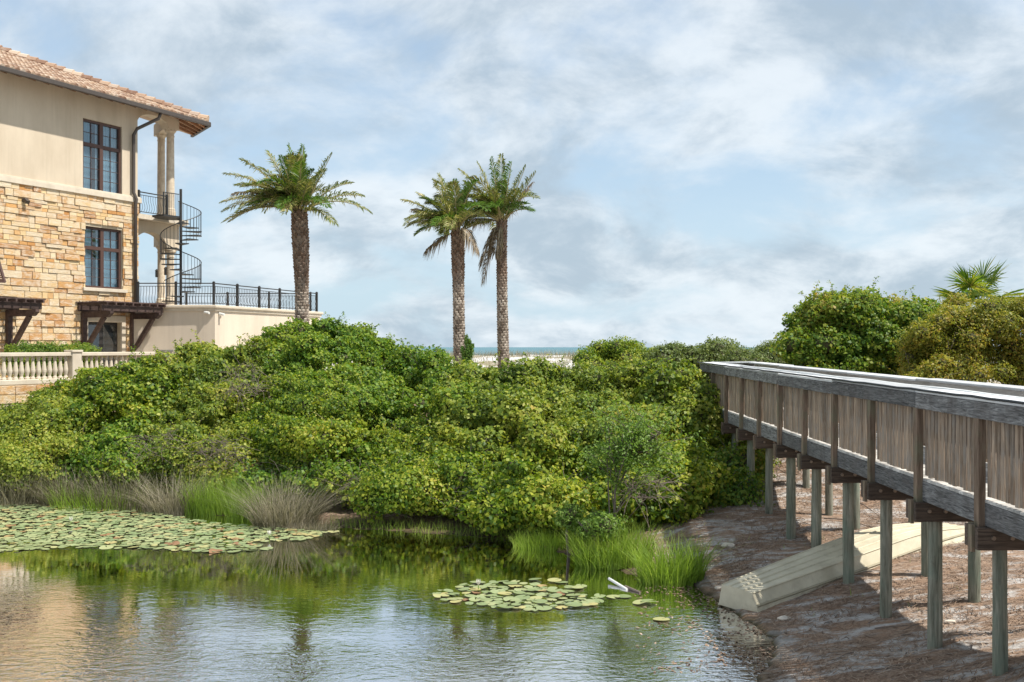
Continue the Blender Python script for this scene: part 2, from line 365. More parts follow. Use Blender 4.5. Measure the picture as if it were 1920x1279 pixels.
def m_ground():
    t = NT('ground'); g = t.new('ShaderNodeNewGeometry'); pos = g.outputs['Position']
    sep = t.new('ShaderNodeSeparateXYZ'); t.l.new(pos, sep.inputs[0])
    mp = t.new('ShaderNodeMapping'); mp.inputs['Rotation'].default_value = (0, 0, R(-35)); mp.inputs['Scale'].default_value = (0.8, 2.4, 1)
    t.l.new(pos, mp.inputs[0])
    streak = t.noise(mp.outputs[0], 1.15, 10, 0.74, 0.5); fine = t.noise(pos, 14, 6, 0.7); mid = t.noise(pos, 3.2, 6, 0.65)
    litter = t.ramp(fine, [(0.25, (0.12, 0.082, 0.058)), (0.5, (0.26, 0.185, 0.135)), (0.75, (0.44, 0.34, 0.26))])
    litter = t.mix(t.ramp(mid, [(0.42, 0.0), (0.68, 0.7)]), litter, (0.33, 0.205, 0.13))
    sand = t.ramp(fine, [(0.2, (0.36, 0.34, 0.32)), (0.8, (0.62, 0.60, 0.57))])
    xm = t.ramp(t.math('MULTIPLY', sep.outputs[0], 0.1), [(0.22, 0.0), (0.36, 1.0)])
    col = t.mix(t.math('MULTIPLY', t.ramp(streak, [(0.48, 0.0), (0.58, 0.95)]), xm), litter, sand)
    beach = t.ramp(t.noise(pos, 0.45, 8, 0.65), [(0.46, (0.72, 0.69, 0.66)), (0.56, (0.30, 0.26, 0.17))])
    far = t.ramp(t.math('MULTIPLY', sep.outputs[1], 0.01), [(0.38, 0.0), (0.42, 1.0)])
    col = t.mix(far, col, beach)
    mud = t.ramp(t.noise(pos, 5, 6, 0.7), [(0.3, (0.035, 0.028, 0.014)), (0.7, (0.095, 0.08, 0.04))])
    wet = t.ramp(t.math('ADD', t.math('ADD', sep.outputs[2], 0.5), t.math('MULTIPLY', t.math('SUBTRACT', mid, 0.5), 0.12)), [(0.50, 1.0), (0.60, 0.0)])
    col = t.mix(wet, col, mud)
    t.base(col, 0.95, 0.15)
    h = t.math('ADD', t.math('MULTIPLY', fine, 0.6), mid); t.bump(h, 0.9, 0.06); return t.m
M_GROUND = m_ground()
def m_water():
    t = NT('pond_water'); t.n.remove(t.b)
    g = t.new('ShaderNodeNewGeometry'); pos = g.outputs['Position']
    def mapped(rot, sc):
        mp = t.new('ShaderNodeMapping'); mp.inputs['Rotation'].default_value = (0, 0, R(rot)); mp.inputs['Scale'].default_value = sc
        t.l.new(pos, mp.inputs[0]); return mp.outputs[0]
    w1 = t.noise(mapped(18, (1.0, 2.0, 1)), 3.4, 3, 0.55, 0.8)
    w2 = t.noise(mapped(-30, (1.2, 2.2, 1)), 7.0, 2, 0.5, 0.6)
    w3 = t.noise(pos, 0.9, 2, 0.5)
    sep = t.new('ShaderNodeSeparateXYZ'); t.l.new(pos, sep.inputs[0])
    patch = t.ramp(t.noise(mapped(10, (0.5, 1, 1)), 0.28, 3, 0.5), [(0.36, 0.2), (0.62, 1.25)])
    # the lee of the far bank is calm, the open water is rippled
    lee = t.ramp(t.math('MULTIPLY', sep.outputs[1], 0.02), [(0.27, 1.0), (0.40, 0.07)])
    h = t.math('ADD', t.math('MULTIPLY', t.math('ADD', w1, t.math('MULTIPLY', w2, 0.45)), t.math('MULTIPLY', patch, lee)), t.math('MULTIPLY', w3, 0.12))
    b = t.new('ShaderNodeBump'); b.inputs['Strength'].default_value = 1.0; b.inputs['Distance'].default_value = 0.0135; t.l.new(h, b.inputs['Height'])
    fr = t.new('ShaderNodeFresnel'); fr.inputs[0].default_value = 1.38; t.l.new(b.outputs[0], fr.inputs['Normal'])
    tr = t.new('ShaderNodeBsdfTransparent'); tr.inputs[0].default_value = (0.45, 0.37, 0.18, 1)
    gl = t.new('ShaderNodeBsdfGlossy'); gl.inputs['Roughness'].default_value = 0.015; gl.inputs['Color'].default_value = (1, 1, 1, 1); t.l.new(b.outputs[0], gl.inputs['Normal'])
    ms = t.new('ShaderNodeMixShader'); t.l.new(t.math('MINIMUM', t.math('MULTIPLY', fr.outputs[0], 0.86), 0.95), ms.inputs[0])
    t.l.new(tr.outputs[0], ms.inputs[1]); t.l.new(gl.outputs[0], ms.inputs[2]); t.l.new(ms.outputs[0], t.out.inputs[0]); return t.m
M_WATER = m_water()
def m_sea():
    t = NT('sea_water'); g = t.new('ShaderNodeNewGeometry')
    t.base((0.035, 0.15, 0.18), 0.35, 0.5); t.bump(t.noise(g.outputs['Position'], 0.25, 5, 0.6), 0.5, 0.4); return t.m
M_SEA = m_sea()

# ------------------------------------------------------------------ ground, pond, sea
shore_px = [(-260, 938), (-100, 940), (150, 946), (300, 955), (450, 975), (620, 990), (800, 1002), (940, 1010), (1040, 1035), (1110, 1058), (1200, 1082), (1290, 1092), (1345, 1128), (1400, 1165), (1450, 1195), (1455, 1225), (1420, 1279), (1390, 1340)]
SHORE = [tuple(G(u, v)[:2]) for u, v in shore_px]
POND = np.array(SHORE + [(2.6, 9.0), (2.2, 4.0), (3.0, -8.0), (-10, -14), (-32, -10), (-38, 8), (-30, 26)])
def pond_sd(x, y):
    """signed distance to the pond's edge, positive on land (numpy)"""
    a = POND; b = np.roll(POND, -1, axis=0)
    best = np.full(x.shape, 1e9); inside = np.zeros(x.shape, bool)
    for (ax, ay), (bx, by) in zip(a, b):
        dx, dy = bx - ax, by - ay
        tt = np.clip(((x - ax) * dx + (y - ay) * dy) / (dx * dx + dy * dy), 0, 1)
        best = np.minimum(best, np.hypot(x - ax - tt * dx, y - ay - tt * dy))
        c = ((ay > y) != (by > y)) & (x < (bx - ax) * (y - ay) / (by - ay + 1e-12) + ax)
        inside ^= c
    return np.where(inside, -best, best)
def sstep(a, b, x):
    t = np.clip((x - a) / (b - a), 0, 1); return t * t * (3 - 2 * t)
def wob(x, y):
    return (np.sin(x * 1.3 + 1.7 * np.sin(y * 0.9)) * np.cos(y * 1.1 + np.sin(x * 0.7)) * 0.5 + np.sin(x * 3.1 + y * 2.3) * 0.2 + np.sin(x * 5.7 - y * 6.1) * 0.12)
def height(x, y):
    x = np.asarray(x, float); y = np.asarray(y, float); sd = pond_sd(x, y)
    dune = 2.35 * sstep(0.0, 11.5, sd) + 1.0 * sstep(35, 45, y) + 0.55 * sstep(46, 60, y) - 6.0 * sstep(62, 95, y)
    bank = 0.07 + 0.14 * np.minimum(sd, 4.2) + 0.6 * sstep(6.5, 16, sd) + 0.25 * sstep(15, 11, y) * sstep(1, 4, sd)
    k = sstep(1.0, 5.0, x) * sstep(27.5, 22.0, y)
    z = dune * (1 - k) + bank * k
    z = z + 0.07 * wob(x, y) * sstep(0.0, 1.2, sd) + 0.16 * wob(x * 0.35, y * 0.35) * sstep(34, 46, y) * sstep(95, 70, y)
    return np.where(sd > 0, np.maximum(z, 0.012 * np.minimum(sd * 6, 1)), -np.minimum(-sd * 0.30, 1.3) - 0.02 * (1 + wob(x, y)))
def axis_pts(spans):
    out = [np.arange(a, b, s) for a, b, s in spans]; return np.concatenate(out)
gx = axis_pts([(-260, -60, 20), (-60, -30, 3), (-30, 1, 0.45), (1, 12, 0.16), (12, 30, 0.6), (30, 60, 3), (60, 281, 20)])
gy = axis_pts([(-80, -16, 8), (-16, 9, 1.0), (9, 27, 0.2), (27, 66, 0.5), (66, 116, 2.5)])
XX, YY = np.meshgrid(gx, gy)
ZZ = height(XX, YY)
nx, ny = len(gx), len(gy)
idx = np.arange(nx * ny).reshape(ny, nx)
quads = np.stack([idx[:-1, :-1], idx[:-1, 1:], idx[1:, 1:], idx[1:, :-1]], -1).reshape(-1, 4)
tag(np_mesh('ground', np.stack([XX, YY, ZZ], -1), quads, M_GROUND, smooth=True), kind='structure')
def hz(x, y): return float(height(np.array([x]), np.array([y]))[0])
mb = MB(); mb.add([(p[0] + (0.8 if p[0] > 0 else -0.8), p[1] + (1.2 if p[1] > 10 else -1), 0) for p in POND], [tuple(range(len(POND)))])
tag(mb.build('pond_water', M_WATER), kind='structure')
mb = MB(); mb.add([(-30000, 70, -1.2), (30000, 70, -1.2), (30000, 45000, -1.2), (-30000, 45000, -1.2)], [(0, 1, 2, 3)])
tag(mb.build('sea', M_SEA), kind='structure')

# ------------------------------------------------------------------ house
TA = math.atan2(990, F)
FA = Vector((math.sin(TA), math.cos(TA), 0)); FN = Vector((math.cos(TA), -math.sin(TA), 0))
D258 = 45.0
FP0 = Vector(((258 - 960) / F * D258, D258, 0))
ZG = 3.3
def fu(u, o=0.0):
    q = FP0 + FN * o; k = (u - 960) / F
    return (k * q.y - q.x) / (FA.x - k * FA.y)
def W(t, z, o=0.0): q = FP0 + FA * t + FN * o; return Vector((q.x, q.y, z))
def fz(u, v, o=0.0): return ZC + (651 - v) / F * W(fu(u, o), 0, o).y
UZ = Vector((0, 0, 1))
house = thing('beach_house', 'three storey stucco and stone house with clay tile roof and columned balcony', 'house', W(0, ZG))
TL = -13.0                       # left end of the modelled facade
Z_EAVE = 15.15
Z_BELT = fz(258, 378); Z_TOP = 15.48
win_lo = (fu(158), fu(229), fz(190, 541), fz(190, 427))
win_up = (fu(155.5), fu(229), fz(190, 362), fz(190, 229))
door = (fu(163), fu(226), ZG - 0.02, fz(195, 604))
def wall_grid(name, z0, z1, t0, t1, holes, thick, mat, o=0.0):
    """wall slab with rectangular openings, built of butted blocks"""
    ts = sorted({t0, t1, *[h[0] for h in holes], *[h[1] for h in holes]}); zs = sorted({z0, z1, *[h[2] for h in holes], *[h[3] for h in holes]})
    m = MB(); V = []; idx_ = {}
    def vid(t, z, oo):
        k = (round(t, 4), round(z, 4), oo)
        if k not in idx_: idx_[k] = len(V); V.append(W(t, z, oo))
        return idx_[k]
    solid = lambda i, j: 0 <= i < len(ts) - 1 and 0 <= j < len(zs) - 1 and not any(h[0] <= ts[i] + 1e-6 and ts[i + 1] <= h[1] + 1e-6 and h[2] <= zs[j] + 1e-6 and zs[j + 1] <= h[3] + 1e-6 for h in holes)
    Fc = []
    for i in range(len(ts) - 1):
        for j in range(len(zs) - 1):
            if not solid(i, j): continue
            a, b, c, d = (ts[i], zs[j]), (ts[i + 1], zs[j]), (ts[i + 1], zs[j + 1]), (ts[i], zs[j + 1])
            Fc.append(tuple(vid(*p, o) for p in (a, b, c, d))); Fc.append(tuple(vid(*p, o - thick) for p in (d, c, b, a)))
            for (p, q), (ni, nj) in (((a, b), (i, j - 1)), ((b, c), (i + 1, j)), ((c, d), (i, j + 1)), ((d, a), (i - 1, j))):
                if not solid(ni, nj): Fc.append((vid(*p, o), vid(*p, o - thick), vid(*q, o - thick), vid(*q, o)))
    m.add(V, Fc); return m.build(name, mat, house)
wall_grid('stucco_wall', Z_BELT, Z_TOP, TL, 0.0, [win_up], 0.35, M_STUCCO)
stone_wall = wall_grid('stone_wall', ZG - 0.02, Z_BELT, TL, 0.0, [win_lo, door], 0.35, M_MORTAR)
# dressed stones laid in courses on the lower wall
me_st = bpy.data.meshes.new('stone'); bm = bmesh.new(); bmesh.ops.create_cube(bm, size=1.0)
bmesh.ops.bevel(bm, geom=bm.edges[:], offset=0.045, segments=1, affect='EDGES'); bm.to_mesh(me_st); bm.free(); me_st.materials.append(M_STONE)
FROT = math.atan2(FA.y, FA.x)
cells = []
z = ZG - 0.05
while z < Z_BELT - 0.14:
    h = min(rnd.choice([0.15, 0.19, 0.23, 0.26, 0.30]), Z_BELT - 0.01 - z)
    t = -0.0 - rnd.choice([0, 0])
    t = 0.0
    first = True
    while t > -9.2:
        L = rnd.choice([0.26, 0.36, 0.48, 0.6, 0.78]) * (0.7 if first and rnd.random() < 0.5 else 1); first = False
        cells.append((t - L, t, z, z + h)); t -= L
    z += h
stones = []
for (t0, t1, z0, z1) in cells:
    parts_ = [(t0, t1)]
    for hole in (win_lo, (door[0] - 0.22, door[1] + 0.22, door[2], door[3] + 0.3)):
        if z1 > hole[2] + 0.06 and z0 < hole[3] - 0.06:
            new = []
            for (a, b) in parts_:
                if b <= hole[0] or a >= hole[1]: new.append((a, b))
                else:
                    if a < hole[0] - 0.06: new.append((a, hole[0]))
                    if b > hole[1] + 0.06: new.append((hole[1], b))
            parts_ = new
    for (a, b) in parts_: stones.append((a, b, z0, z1))
stones.sort(key=lambda s: -s[0])
vis = sorted([s for s in stones if s[1] > -7.2], key=lambda s: -(s[1] - s[0]) * (s[3] - s[2]))[:300]
rest = [s for s in stones if s not in vis]
for (a, b, z0, z1) in vis:
    pr = 0.05 + rnd.random() * 0.075
    inst('stone', me_st, stone_wall, W((a + b) / 2, (z0 + z1) / 2, pr / 2 - 0.03), (0, 0, FROT), (b - a - 0.018, pr + 0.06, z1 - z0 - 0.018))
mb = MB()
for (a, b, z0, z1) in rest:
    pr = 0.05 + rnd.random() * 0.03
    mb.obox(W((a + b) / 2, (z0 + z1) / 2, pr / 2 - 0.03), FA * ((b - a - 0.018) / 2), FN * ((pr + 0.06) / 2), UZ * ((z1 - z0 - 0.018) / 2))
def m_stone_i():
    t = NT('facade_stone_small'); g = t.new('ShaderNodeNewGeometry'); v = t.coords('Object')
    col = t.ramp(g.outputs['Random Per Island'], [(0.0, (0.60, 0.40, 0.19)), (0.3, (0.68, 0.51, 0.29)), (0.55, (0.66, 0.54, 0.37)), (0.75, (0.58, 0.33, 0.13)), (0.9, (0.46, 0.22, 0.075)), (1.0, (0.68, 0.48, 0.25))])
    t.base(col, 0.9, 0.25); t.bump(t.noise(v, 9, 7, 0.65), 0.8, 0.05); return t.m
if rest: tag(mb.build('stone_facing', m_stone_i(), stone_wall), kind='stuff')
mb = MB()   # belt course, sills
mb.obox(W(TL / 2 + 0.06, Z_BELT + 0.03, 0.06), FA * (-TL / 2 + 0.06), FN * 0.09, UZ * 0.11)
mb.obox(W(TL / 2 + 0.06, Z_BELT + 0.17, 0.04), FA * (-TL / 2 + 0.04), FN * 0.055, UZ * 0.03)
mb.build('belt_course', M_TRIM, house, bevel=0.012)
mb = MB(); mb.obox(W((win_lo[0] + win_lo[1]) / 2, win_lo[2] - 0.07, 0.06), FA * ((win_lo[1] - win_lo[0]) / 2 + 0.16), FN * 0.12, UZ * 0.075); mb.build('window_sill', M_TRIM, house, bevel=0.012)
mb = MB()
for s_, e_ in ((door[0] - 0.22, door[0]), (door[1], door[1] + 0.22)):
    mb.obox(W((s_ + e_) / 2, (door[2] + door[3]) / 2, 0.02), FA * 0.105, FN * 0.07, UZ * ((door[3] - door[2]) / 2))
mb.obox(W((door[0] + door[1]) / 2, door[3] + 0.14, 0.02), FA * ((door[1] - door[0]) / 2 + 0.22), FN * 0.075, UZ * 0.14)
mb.build('door_surround', M_TRIM, house, bevel=0.01)
dr = MB(); dr.obox(W((door[0] + door[1]) / 2, (door[2] + door[3]) / 2, -0.25), FA * ((door[1] - door[0]) / 2), FN * 0.04, UZ * ((door[3] - door[2]) / 2)); dr = dr.build('door', M_DOOR, house)
for k in (0.25, 0.75):
    tt = door[0] + (door[1] - door[0]) * k
    mb = MB(); mb.obox(W(tt, (door[2] + door[3]) / 2 + 0.2, -0.2), FA * ((door[1] - door[0]) * 0.19), FN * 0.012, UZ * ((door[3] - door[2]) * 0.36)); mb.build('pane', M_GLASS, dr)
def window(name, w):
    t0, t1, z0, z1 = w; f = MB(); fr = 0.10
    zt = z0 + (z1 - z0) * 0.655
    f.obox(W(t0 + fr / 2, (z0 + z1) / 2, -0.16), FA * (fr / 2), FN * 0.07, UZ * ((z1 - z0) / 2)); f.obox(W(t1 - fr / 2, (z0 + z1) / 2, -0.16), FA * (fr / 2), FN * 0.07, UZ * ((z1 - z0) / 2))
    tm = (t0 + t1) / 2
    f.obox(W(tm, (z0 + z1) / 2, -0.16), FA * 0.085, FN * 0.068, UZ * ((z1 - z0) / 2 - fr))
    for zz, hh in ((z0 + fr / 2, fr / 2), (z1 - fr / 2, fr / 2)):
        f.obox(W(tm, zz, -0.16), FA * ((t1 - t0) / 2 - fr), FN * 0.069, UZ * hh)
    for s_ in (-1, 1):
        a, b = (t0 + fr, tm - 0.085) if s_ < 0 else (tm + 0.085, t1 - fr)
        f.obox(W((a + b) / 2, zt, -0.16), FA * ((b - a) / 2), FN * 0.066, UZ * 0.075)
    wo = f.build(name, M_FRAME, house)
    for s_ in (-1, 1):
        a, b = (t0 + fr, tm - 0.085) if s_ < 0 else (tm + 0.085, t1 - fr)
        for (za, zb, rows) in ((z0 + fr, zt - 0.075, 4), (zt + 0.075, z1 - fr, 2)):
            bars = MB(); bars.obox(W((a + b) / 2, (za + zb) / 2, -0.15), FA * 0.010, FN * 0.02, UZ * ((zb - za) / 2))
            for r_ in range(1, rows):
                zz = za + (zb - za) * r_ / rows
                for (p, q) in ((a, (a + b) / 2 - 0.010), ((a + b) / 2 + 0.010, b)):
                    bars.obox(W((p + q) / 2, zz, -0.15), FA * ((q - p) / 2), FN * 0.019, UZ * 0.010)
            bars.build('glazing_bars', M_FRAME, wo)
            for r_ in range(rows):
                for (p, q) in ((a, (a + b) / 2 - 0.010), ((a + b) / 2 + 0.010, b)):
                    c0 = za + (zb - za) * r_ / rows + 0.013; c1 = za + (zb - za) * (r_ + 1) / rows - 0.013
                    g = MB(); g.obox(W((p + q) / 2, (c0 + c1) / 2, -0.175), FA * ((q - p) / 2), FN * 0.004, UZ * ((c1 - c0) / 2)); g.build('pane', M_GLASS, wo)
    # pleated curtains and the dark room behind
    c = MB(); n = 40
    for (ca, cb) in ((t0 + 0.05, t0 + (t1 - t0) * 0.30), (t0 + (t1 - t0) * 0.42, t1 - 0.05)):
        pts = [W(ca + (cb - ca) * i / n, 0, -0.30 + 0.03 * math.sin(i * 1.3)) for i in range(n + 1)]
        c.add([Vector((p.x, p.y, zz)) for zz in (z0 - 0.1, z1 + 0.1) for p in pts], [(i, i + 1, n + 2 + i, n + 1 + i) for i in range(n)])
    c.build('curtain', M_CURTAIN, wo)
    rm = MB(); rm.obox(W(tm, (z0 + z1) / 2, -1.9), FA * ((t1 - t0) / 2 + 1), FN * 0.02, UZ * ((z1 - z0) / 2 + 0.6)); rm.build('room_backing', M_FRAME, wo)
window('window', win_lo); window('window', win_up)
# loggia at the end of the house: arches, columns, balcony slab
OL = -0.4
def arch_wall(t0, t1, z_top, z_low, ta, tb, z_spring, rise, o, thick, name):
    m = MB(); n = 14; arc = []
    for i in range(n + 1):
        k = i / n; arc.append((ta + (tb - ta) * k, z_spring + rise * math.sqrt(max(0, 1 - (2 * k - 1) ** 2))))
    pts_lo = [(t0, z_low), (ta, z_low)] + ([(ta, z_spring)] if z_spring > z_low else []) + arc[1:-1] + [(tb, z_spring)] + [(tb, z_low), (t1, z_low)]
    V = []; Fc = []
    for (t, zz) in pts_lo:
        for oo in (o, o - thick): V.append(W(t, zz, oo)); V.append(W(t, z_top, oo))
    for i in range(len(pts_lo) - 1):
        a = i * 4; b = a + 4
        if abs(pts_lo[i][0] - pts_lo[i + 1][0]) > 1e-6:
            Fc += [(a, b, b + 1, a + 1), (a + 2, a + 3, b + 3, b + 2), (a + 1, b + 1, b + 3, a + 3)]
        Fc.append((a, a + 2, b + 2, b))
    Fc += [(0, 1, 3, 2)]; l = (len(pts_lo) - 1) * 4; Fc += [(l, l + 2, l + 3, l + 1)]
    m.add(V, Fc); return m.build(name, M_STUCCO, house)
tcol = fu(326.5, OL); tend = fu(336, OL)
Ycol = W(tcol, 0, OL).y
z_cap = ZC + (651 - 243) / F * Ycol
z_bal = ZC + (651 - 405) / F * W(1.2, 0, 0).y
z_ter = ZC + (651 - 572) / F * 44.5
arch_wall(0.0, tend, 15.62, z_cap, 0.35, tcol - 0.30, z_cap, 0.42, OL, 0.5, 'upper_arch')
z_cap2 = z_bal - 1.45
arch_wall(0.0, tend, z_bal - 0.25, z_cap2, 0.15, tcol - 0.40, z_cap2, 0.72, OL, 0.5, 'lower_arch')
END = Vector((-0.543, 0.84, 0))            # direction of the house's end
def end_pt(s_, z_): q = W(tcol, 0, OL - 0.25) + END * s_; return Vector((q.x, q.y, z_))
for nm, za, zb in (('upper_end_beam', z_cap + 0.10, Z_TOP + 0.05), ('lower_end_beam', z_cap2 + 0.35, z_bal - 0.26)):
    mb = MB(); mb.beam(end_pt(0.3, (za + zb) / 2), end_pt(2.4, (za + zb) / 2), 0.42, zb - za); mb.build(nm, M_STUCCO, house)
mb = MB(); mb.prism([W(0.0, z_bal - 0.24, 0.05), W(tend + 0.15, z_bal - 0.24, 0.05), end_pt(2.4, z_bal - 0.24), W(-1.0, z_bal - 0.24, -3.2), W(-0.4, z_bal - 0.24, -0.36)], UZ * 0.22); mb.build('balcony_slab', M_TRIM, house)
# set-back room wall seen through the arches
mb = MB(); mb.obox(W(-0.05, (ZG + Z_TOP) / 2, -1.6), FA * 0.45, FN * 0.2, UZ * ((Z_TOP - ZG) / 2)); mb.build('end_wall', M_STUCCO, house)
mb = MB(); mb.obox(W(-6.5, (ZG + Z_TOP) / 2, -5.2), FA * 6.4, FN * 0.2, UZ * ((Z_TOP - ZG) / 2)); mb.build('rear_wall', M_STUCCO, house)
def column(p, z0, z1, r=0.185):
    m = MB(); H = z1 - z0
    m.lathe((p.x, p.y, z0), [(r * 1.32, 0.0), (r * 1.32, 0.42), (r * 1.2, 0.44), (r * 1.22, 0.52), (r * 1.03, 0.58), (r * 1.04, H * 0.35), (r * 0.93, H - 0.34), (r * 1.06, H - 0.33), (r * 1.06, H - 0.29), (r * 0.95, H - 0.28), (r * 0.97, H - 0.18), (r * 1.28, H - 0.1), (r * 1.42, H - 0.08), (r * 1.42, H)], 20)
    return m.build('column', M_COLUMN, house, smooth=False)
for zz0, zz1 in ((z_bal - 0.02, z_cap), (z_ter - 0.05, z_cap2)):
    column(W(tcol, 0, OL - 0.25), zz0, zz1)
    column(end_pt(1.75, 0), zz0, zz1 + (0.10 if zz1 == z_cap else 0.35))
# roof
OV = 1.0
C_E = W(fu(390, OV), Z_EAVE, OV)
tE = fu(390, OV)
PITCH = math.atan(0.386)
SLOPE = (-FN) * math.cos(PITCH) + UZ * math.sin(PITCH)
hipv = Vector((-0.999, -0.043, 0)); hip_len = 17.0
hip_top = C_E + hipv * hip_len + UZ * (0.333 * hip_len)
def on_slope(t, s_): return W(t, Z_EAVE, OV) + SLOPE * s_
def hip_s(t):
    # slope length at facade position t where the hip is met
    k = (tE - t) / (-(hipv.dot(FA))); return k * (-(hipv.dot(FN))) / math.cos(PITCH) if k > 0 else 0.0
nrm_s = FA.cross(SLOPE).normalized()
if nrm_s.z < 0: nrm_s = -nrm_s
tL = tE + hipv.dot(FA) * hip_len
mb = MB(); mb.prism([on_slope(tE, 0), on_slope(tL, hip_s(tL)), on_slope(tL - 6, hip_s(tL)), on_slope(tL - 6, 0)], nrm_s * 0.06)
roof = mb.build('roof', M_SOFFIT, house)
mb = MB(); e_end = C_E + END * 3.0
mb.prism([C_E, e_end, hip_top + END * 3.0, hip_top], Vector((0, 0, 0.07))); mb.build('roof_end_slope', M_TILE, roof)
tiles = MB(); sp_ = 0.22; crs = 0.36
t = tE - 0.14
while t > tL - 3:
    smax = min(hip_s(t), hip_s(tL)); s_ = -0.06
    while s_ < smax - 0.12:
        r0 = 0.088; r1 = 0.07; V = []
        jt = rnd.uniform(-0.012, 0.012); js = rnd.uniform(-0.02, 0.02)
        for (ss, rr, lift) in ((s_ + js, r0, 0.105), (s_ + crs + 0.05, r1, 0.065)):
            for k in range(5):
                a = math.pi * k / 4; V.append(on_slope(t + jt + rr * math.cos(a) * 1.2, ss) + nrm_s * (lift + rr * math.sin(a)))
        tiles.add(V, [(k, k + 1, k + 6, k + 5) for k in range(4)] + [(4, 3, 2, 1, 0)])
        s_ += crs
    t -= sp_
tag(tiles.build('roof_tiles', M_TILE, roof), kind='stuff')
mb = MB()
k = 0.0
while k < hip_len:
    p = C_E + hipv * k + UZ * (0.333 * k + 0.2); q = C_E + hipv * (k + 0.47) + UZ * (0.333 * (k + 0.47) + 0.16)
    mb.tube([p, q], [0.20, 0.16], 8); k += 0.42
tag(mb.build('ridge_tiles', M_TILE, roof), kind='stuff')
mb = MB()
mb.beam(W(tL - 6, Z_EAVE - 0.03, OV + 0.07), W(tE + 0.07, Z_EAVE - 0.03, OV + 0.07), 0.15, 0.19)
mb.beam(C_E + Vector((0.05, 0.1, -0.03)), e_end + Vector((0.05, 0, -0.03)), 0.15, 0.19); mb.build('gutter', M_BRONZE, roof, bevel=0.02)
t = tE - 0.5
while t > tL - 2:
    mb = MB(); mb.beam(on_slope(t, 0.05) - nrm_s * 0.08, on_slope(t, min(1.25 if t < 0.2 else 1.9, max(0.3, hip_s(t)))) - nrm_s * 0.08, 0.07, 0.15, nrm_s); mb.build('rafter', M_SOFFIT, roof); t -= 0.62
for k in range(5):
    q = C_E + END * (0.5 + 0.5 * k) - UZ * 0.06
    mb = MB(); mb.beam(q, q - FA * (0.75 + 0.25 * k) + UZ * 0.28, 0.07, 0.14); mb.build('rafter', M_SOFFIT, roof)
# downpipe
td = fu(250, 0.12)
mb = MB(); mb.tube([W(td + 0.75, Z_EAVE - 0.1, OV), W(td + 0.7, Z_EAVE - 0.35, OV - 0.06), W(td + 0.12, Z_EAVE - 0.85, 0.22), W(td, Z_EAVE - 1.15, 0.14), W(td, Z_BELT + 0.35, 0.14), W(td + 0.05, Z_BELT + 0.05, 0.26), W(td + 0.05, Z_BELT - 0.2, 0.20), W(td + 0.05, ZG + 2.1, 0.20)], 0.075, 10)
mb.build('downpipe', M_BRONZE, house, smooth=True)
p = W(fu(42), fz(42, 376), 0.12)
mb = MB(); mb.tube([p - FN * 0.1, p + FN * 0.08], 0.09, 10); mb.beam(p + FN * 0.05 + UZ * 0.03, p + FN * 0.22 - UZ * 0.1, 0.16, 0.14); mb.build('flood_light', M_BRONZE, house)
# louvred shutter propped open at the left
sh = MB(); ts0, ts1 = fu(-80), fu(-12); zt_, zb_ = fz(-10, 470), fz(-10, 528)
for i in range(14):
    k = (i + 0.5) / 14; c = W((ts0 + ts1) / 2, zt_ + (zb_ - zt_) * k, 0.1 + 0.55 * k)
    sh.obox(c, FA * ((ts1 - ts0) / 2), FN * 0.05 + UZ * -0.02, UZ * 0.012 + FN * 0.005)
for tt in (ts0, ts1): sh.beam(W(tt, zt_ + 0.05, 0.1), W(tt, zb_ - 0.05, 0.68), 0.09, 0.06)
sh.beam(W(ts0, zb_ - 0.03, 0.66), W(ts1, zb_ - 0.03, 0.66), 0.06, 0.09); sh.build('shutter', M_FRAME, house)

# patio, terrace
mb = MB(); mb.prism([W(-16, ZG - 1.8, 4.2), W(3.5, ZG - 1.8, 4.2), W(3.5, ZG - 1.8, -5), W(-16, ZG - 1.8, -5)], UZ * 1.8); tag(mb.build('patio', M_TRIM), kind='structure')
YT = 44.5
TB = P(403, 572, YT); TC = P(600, 585, (z_ter - ZC) * F / 66)
TA_ = Vector((W(0.05, 0, 0.0).x, YT, z_ter))
TD = Vector((-17.5, 53.5, z_ter)); TE = W(0.4, z_ter, -5.0)
terrace = thing('terrace', 'raised cream stucco terrace with stone coping at the end of the house', 'terrace', (TB.x, TB.y, ZG - 0.4))
poly = [Vector((p.x, p.y, ZG - 1.2)) for p in (TA_, TB, TC, TD, TE)]
mb = MB(); mb.prism(poly, UZ * (z_ter - 0.26 - (ZG - 1.2))); mb.build('wall', M_STUCCO2, terrace)
def grow(p, k):
    c = sum((Vector((q.x, q.y, 0)) for q in poly), Vector()) / 5; d = Vector((p.x, p.y, 0)) - c; return Vector((p.x, p.y, 0)) + d.normalized() * k
mb = MB(); mb.prism([Vector((*grow(p, 0.10)[:2], z_ter - 0.259)) for p in poly], UZ * 0.12); mb.build('coping_moulding', M_TRIM, terrace)
mb = MB(); mb.prism([Vector((*grow(p, 0.22)[:2], z_ter - 0.138)) for p in poly], UZ * 0.138); mb.build('coping', M_TRIM, terrace, bevel=0.03)
for u_, v_ in ((388, 586), (416, 589)):
    q = P(u_, v_, YT - 0.06 if u_ < 403 else YT + 0.3)
    cam_t = thing('security_camera', 'small white security camera on the shaded left terrace wall' if u_ < 403 else 'small white security camera on the sunlit right terrace wall', 'camera', q)
    mb = MB(); mb.tube([q + Vector((-0.02, 0.12, 0)), q + Vector((0, -0.06, 0))], 0.035, 8); mb.build('bracket', M_WHITE, cam_t)
    mb = MB(); mb.tube([q + Vector((-0.1, -0.03, 0.02)), q + Vector((0.14, -0.12, -0.03))], 0.06, 10); mb.build('housing', M_WHITE, cam_t)

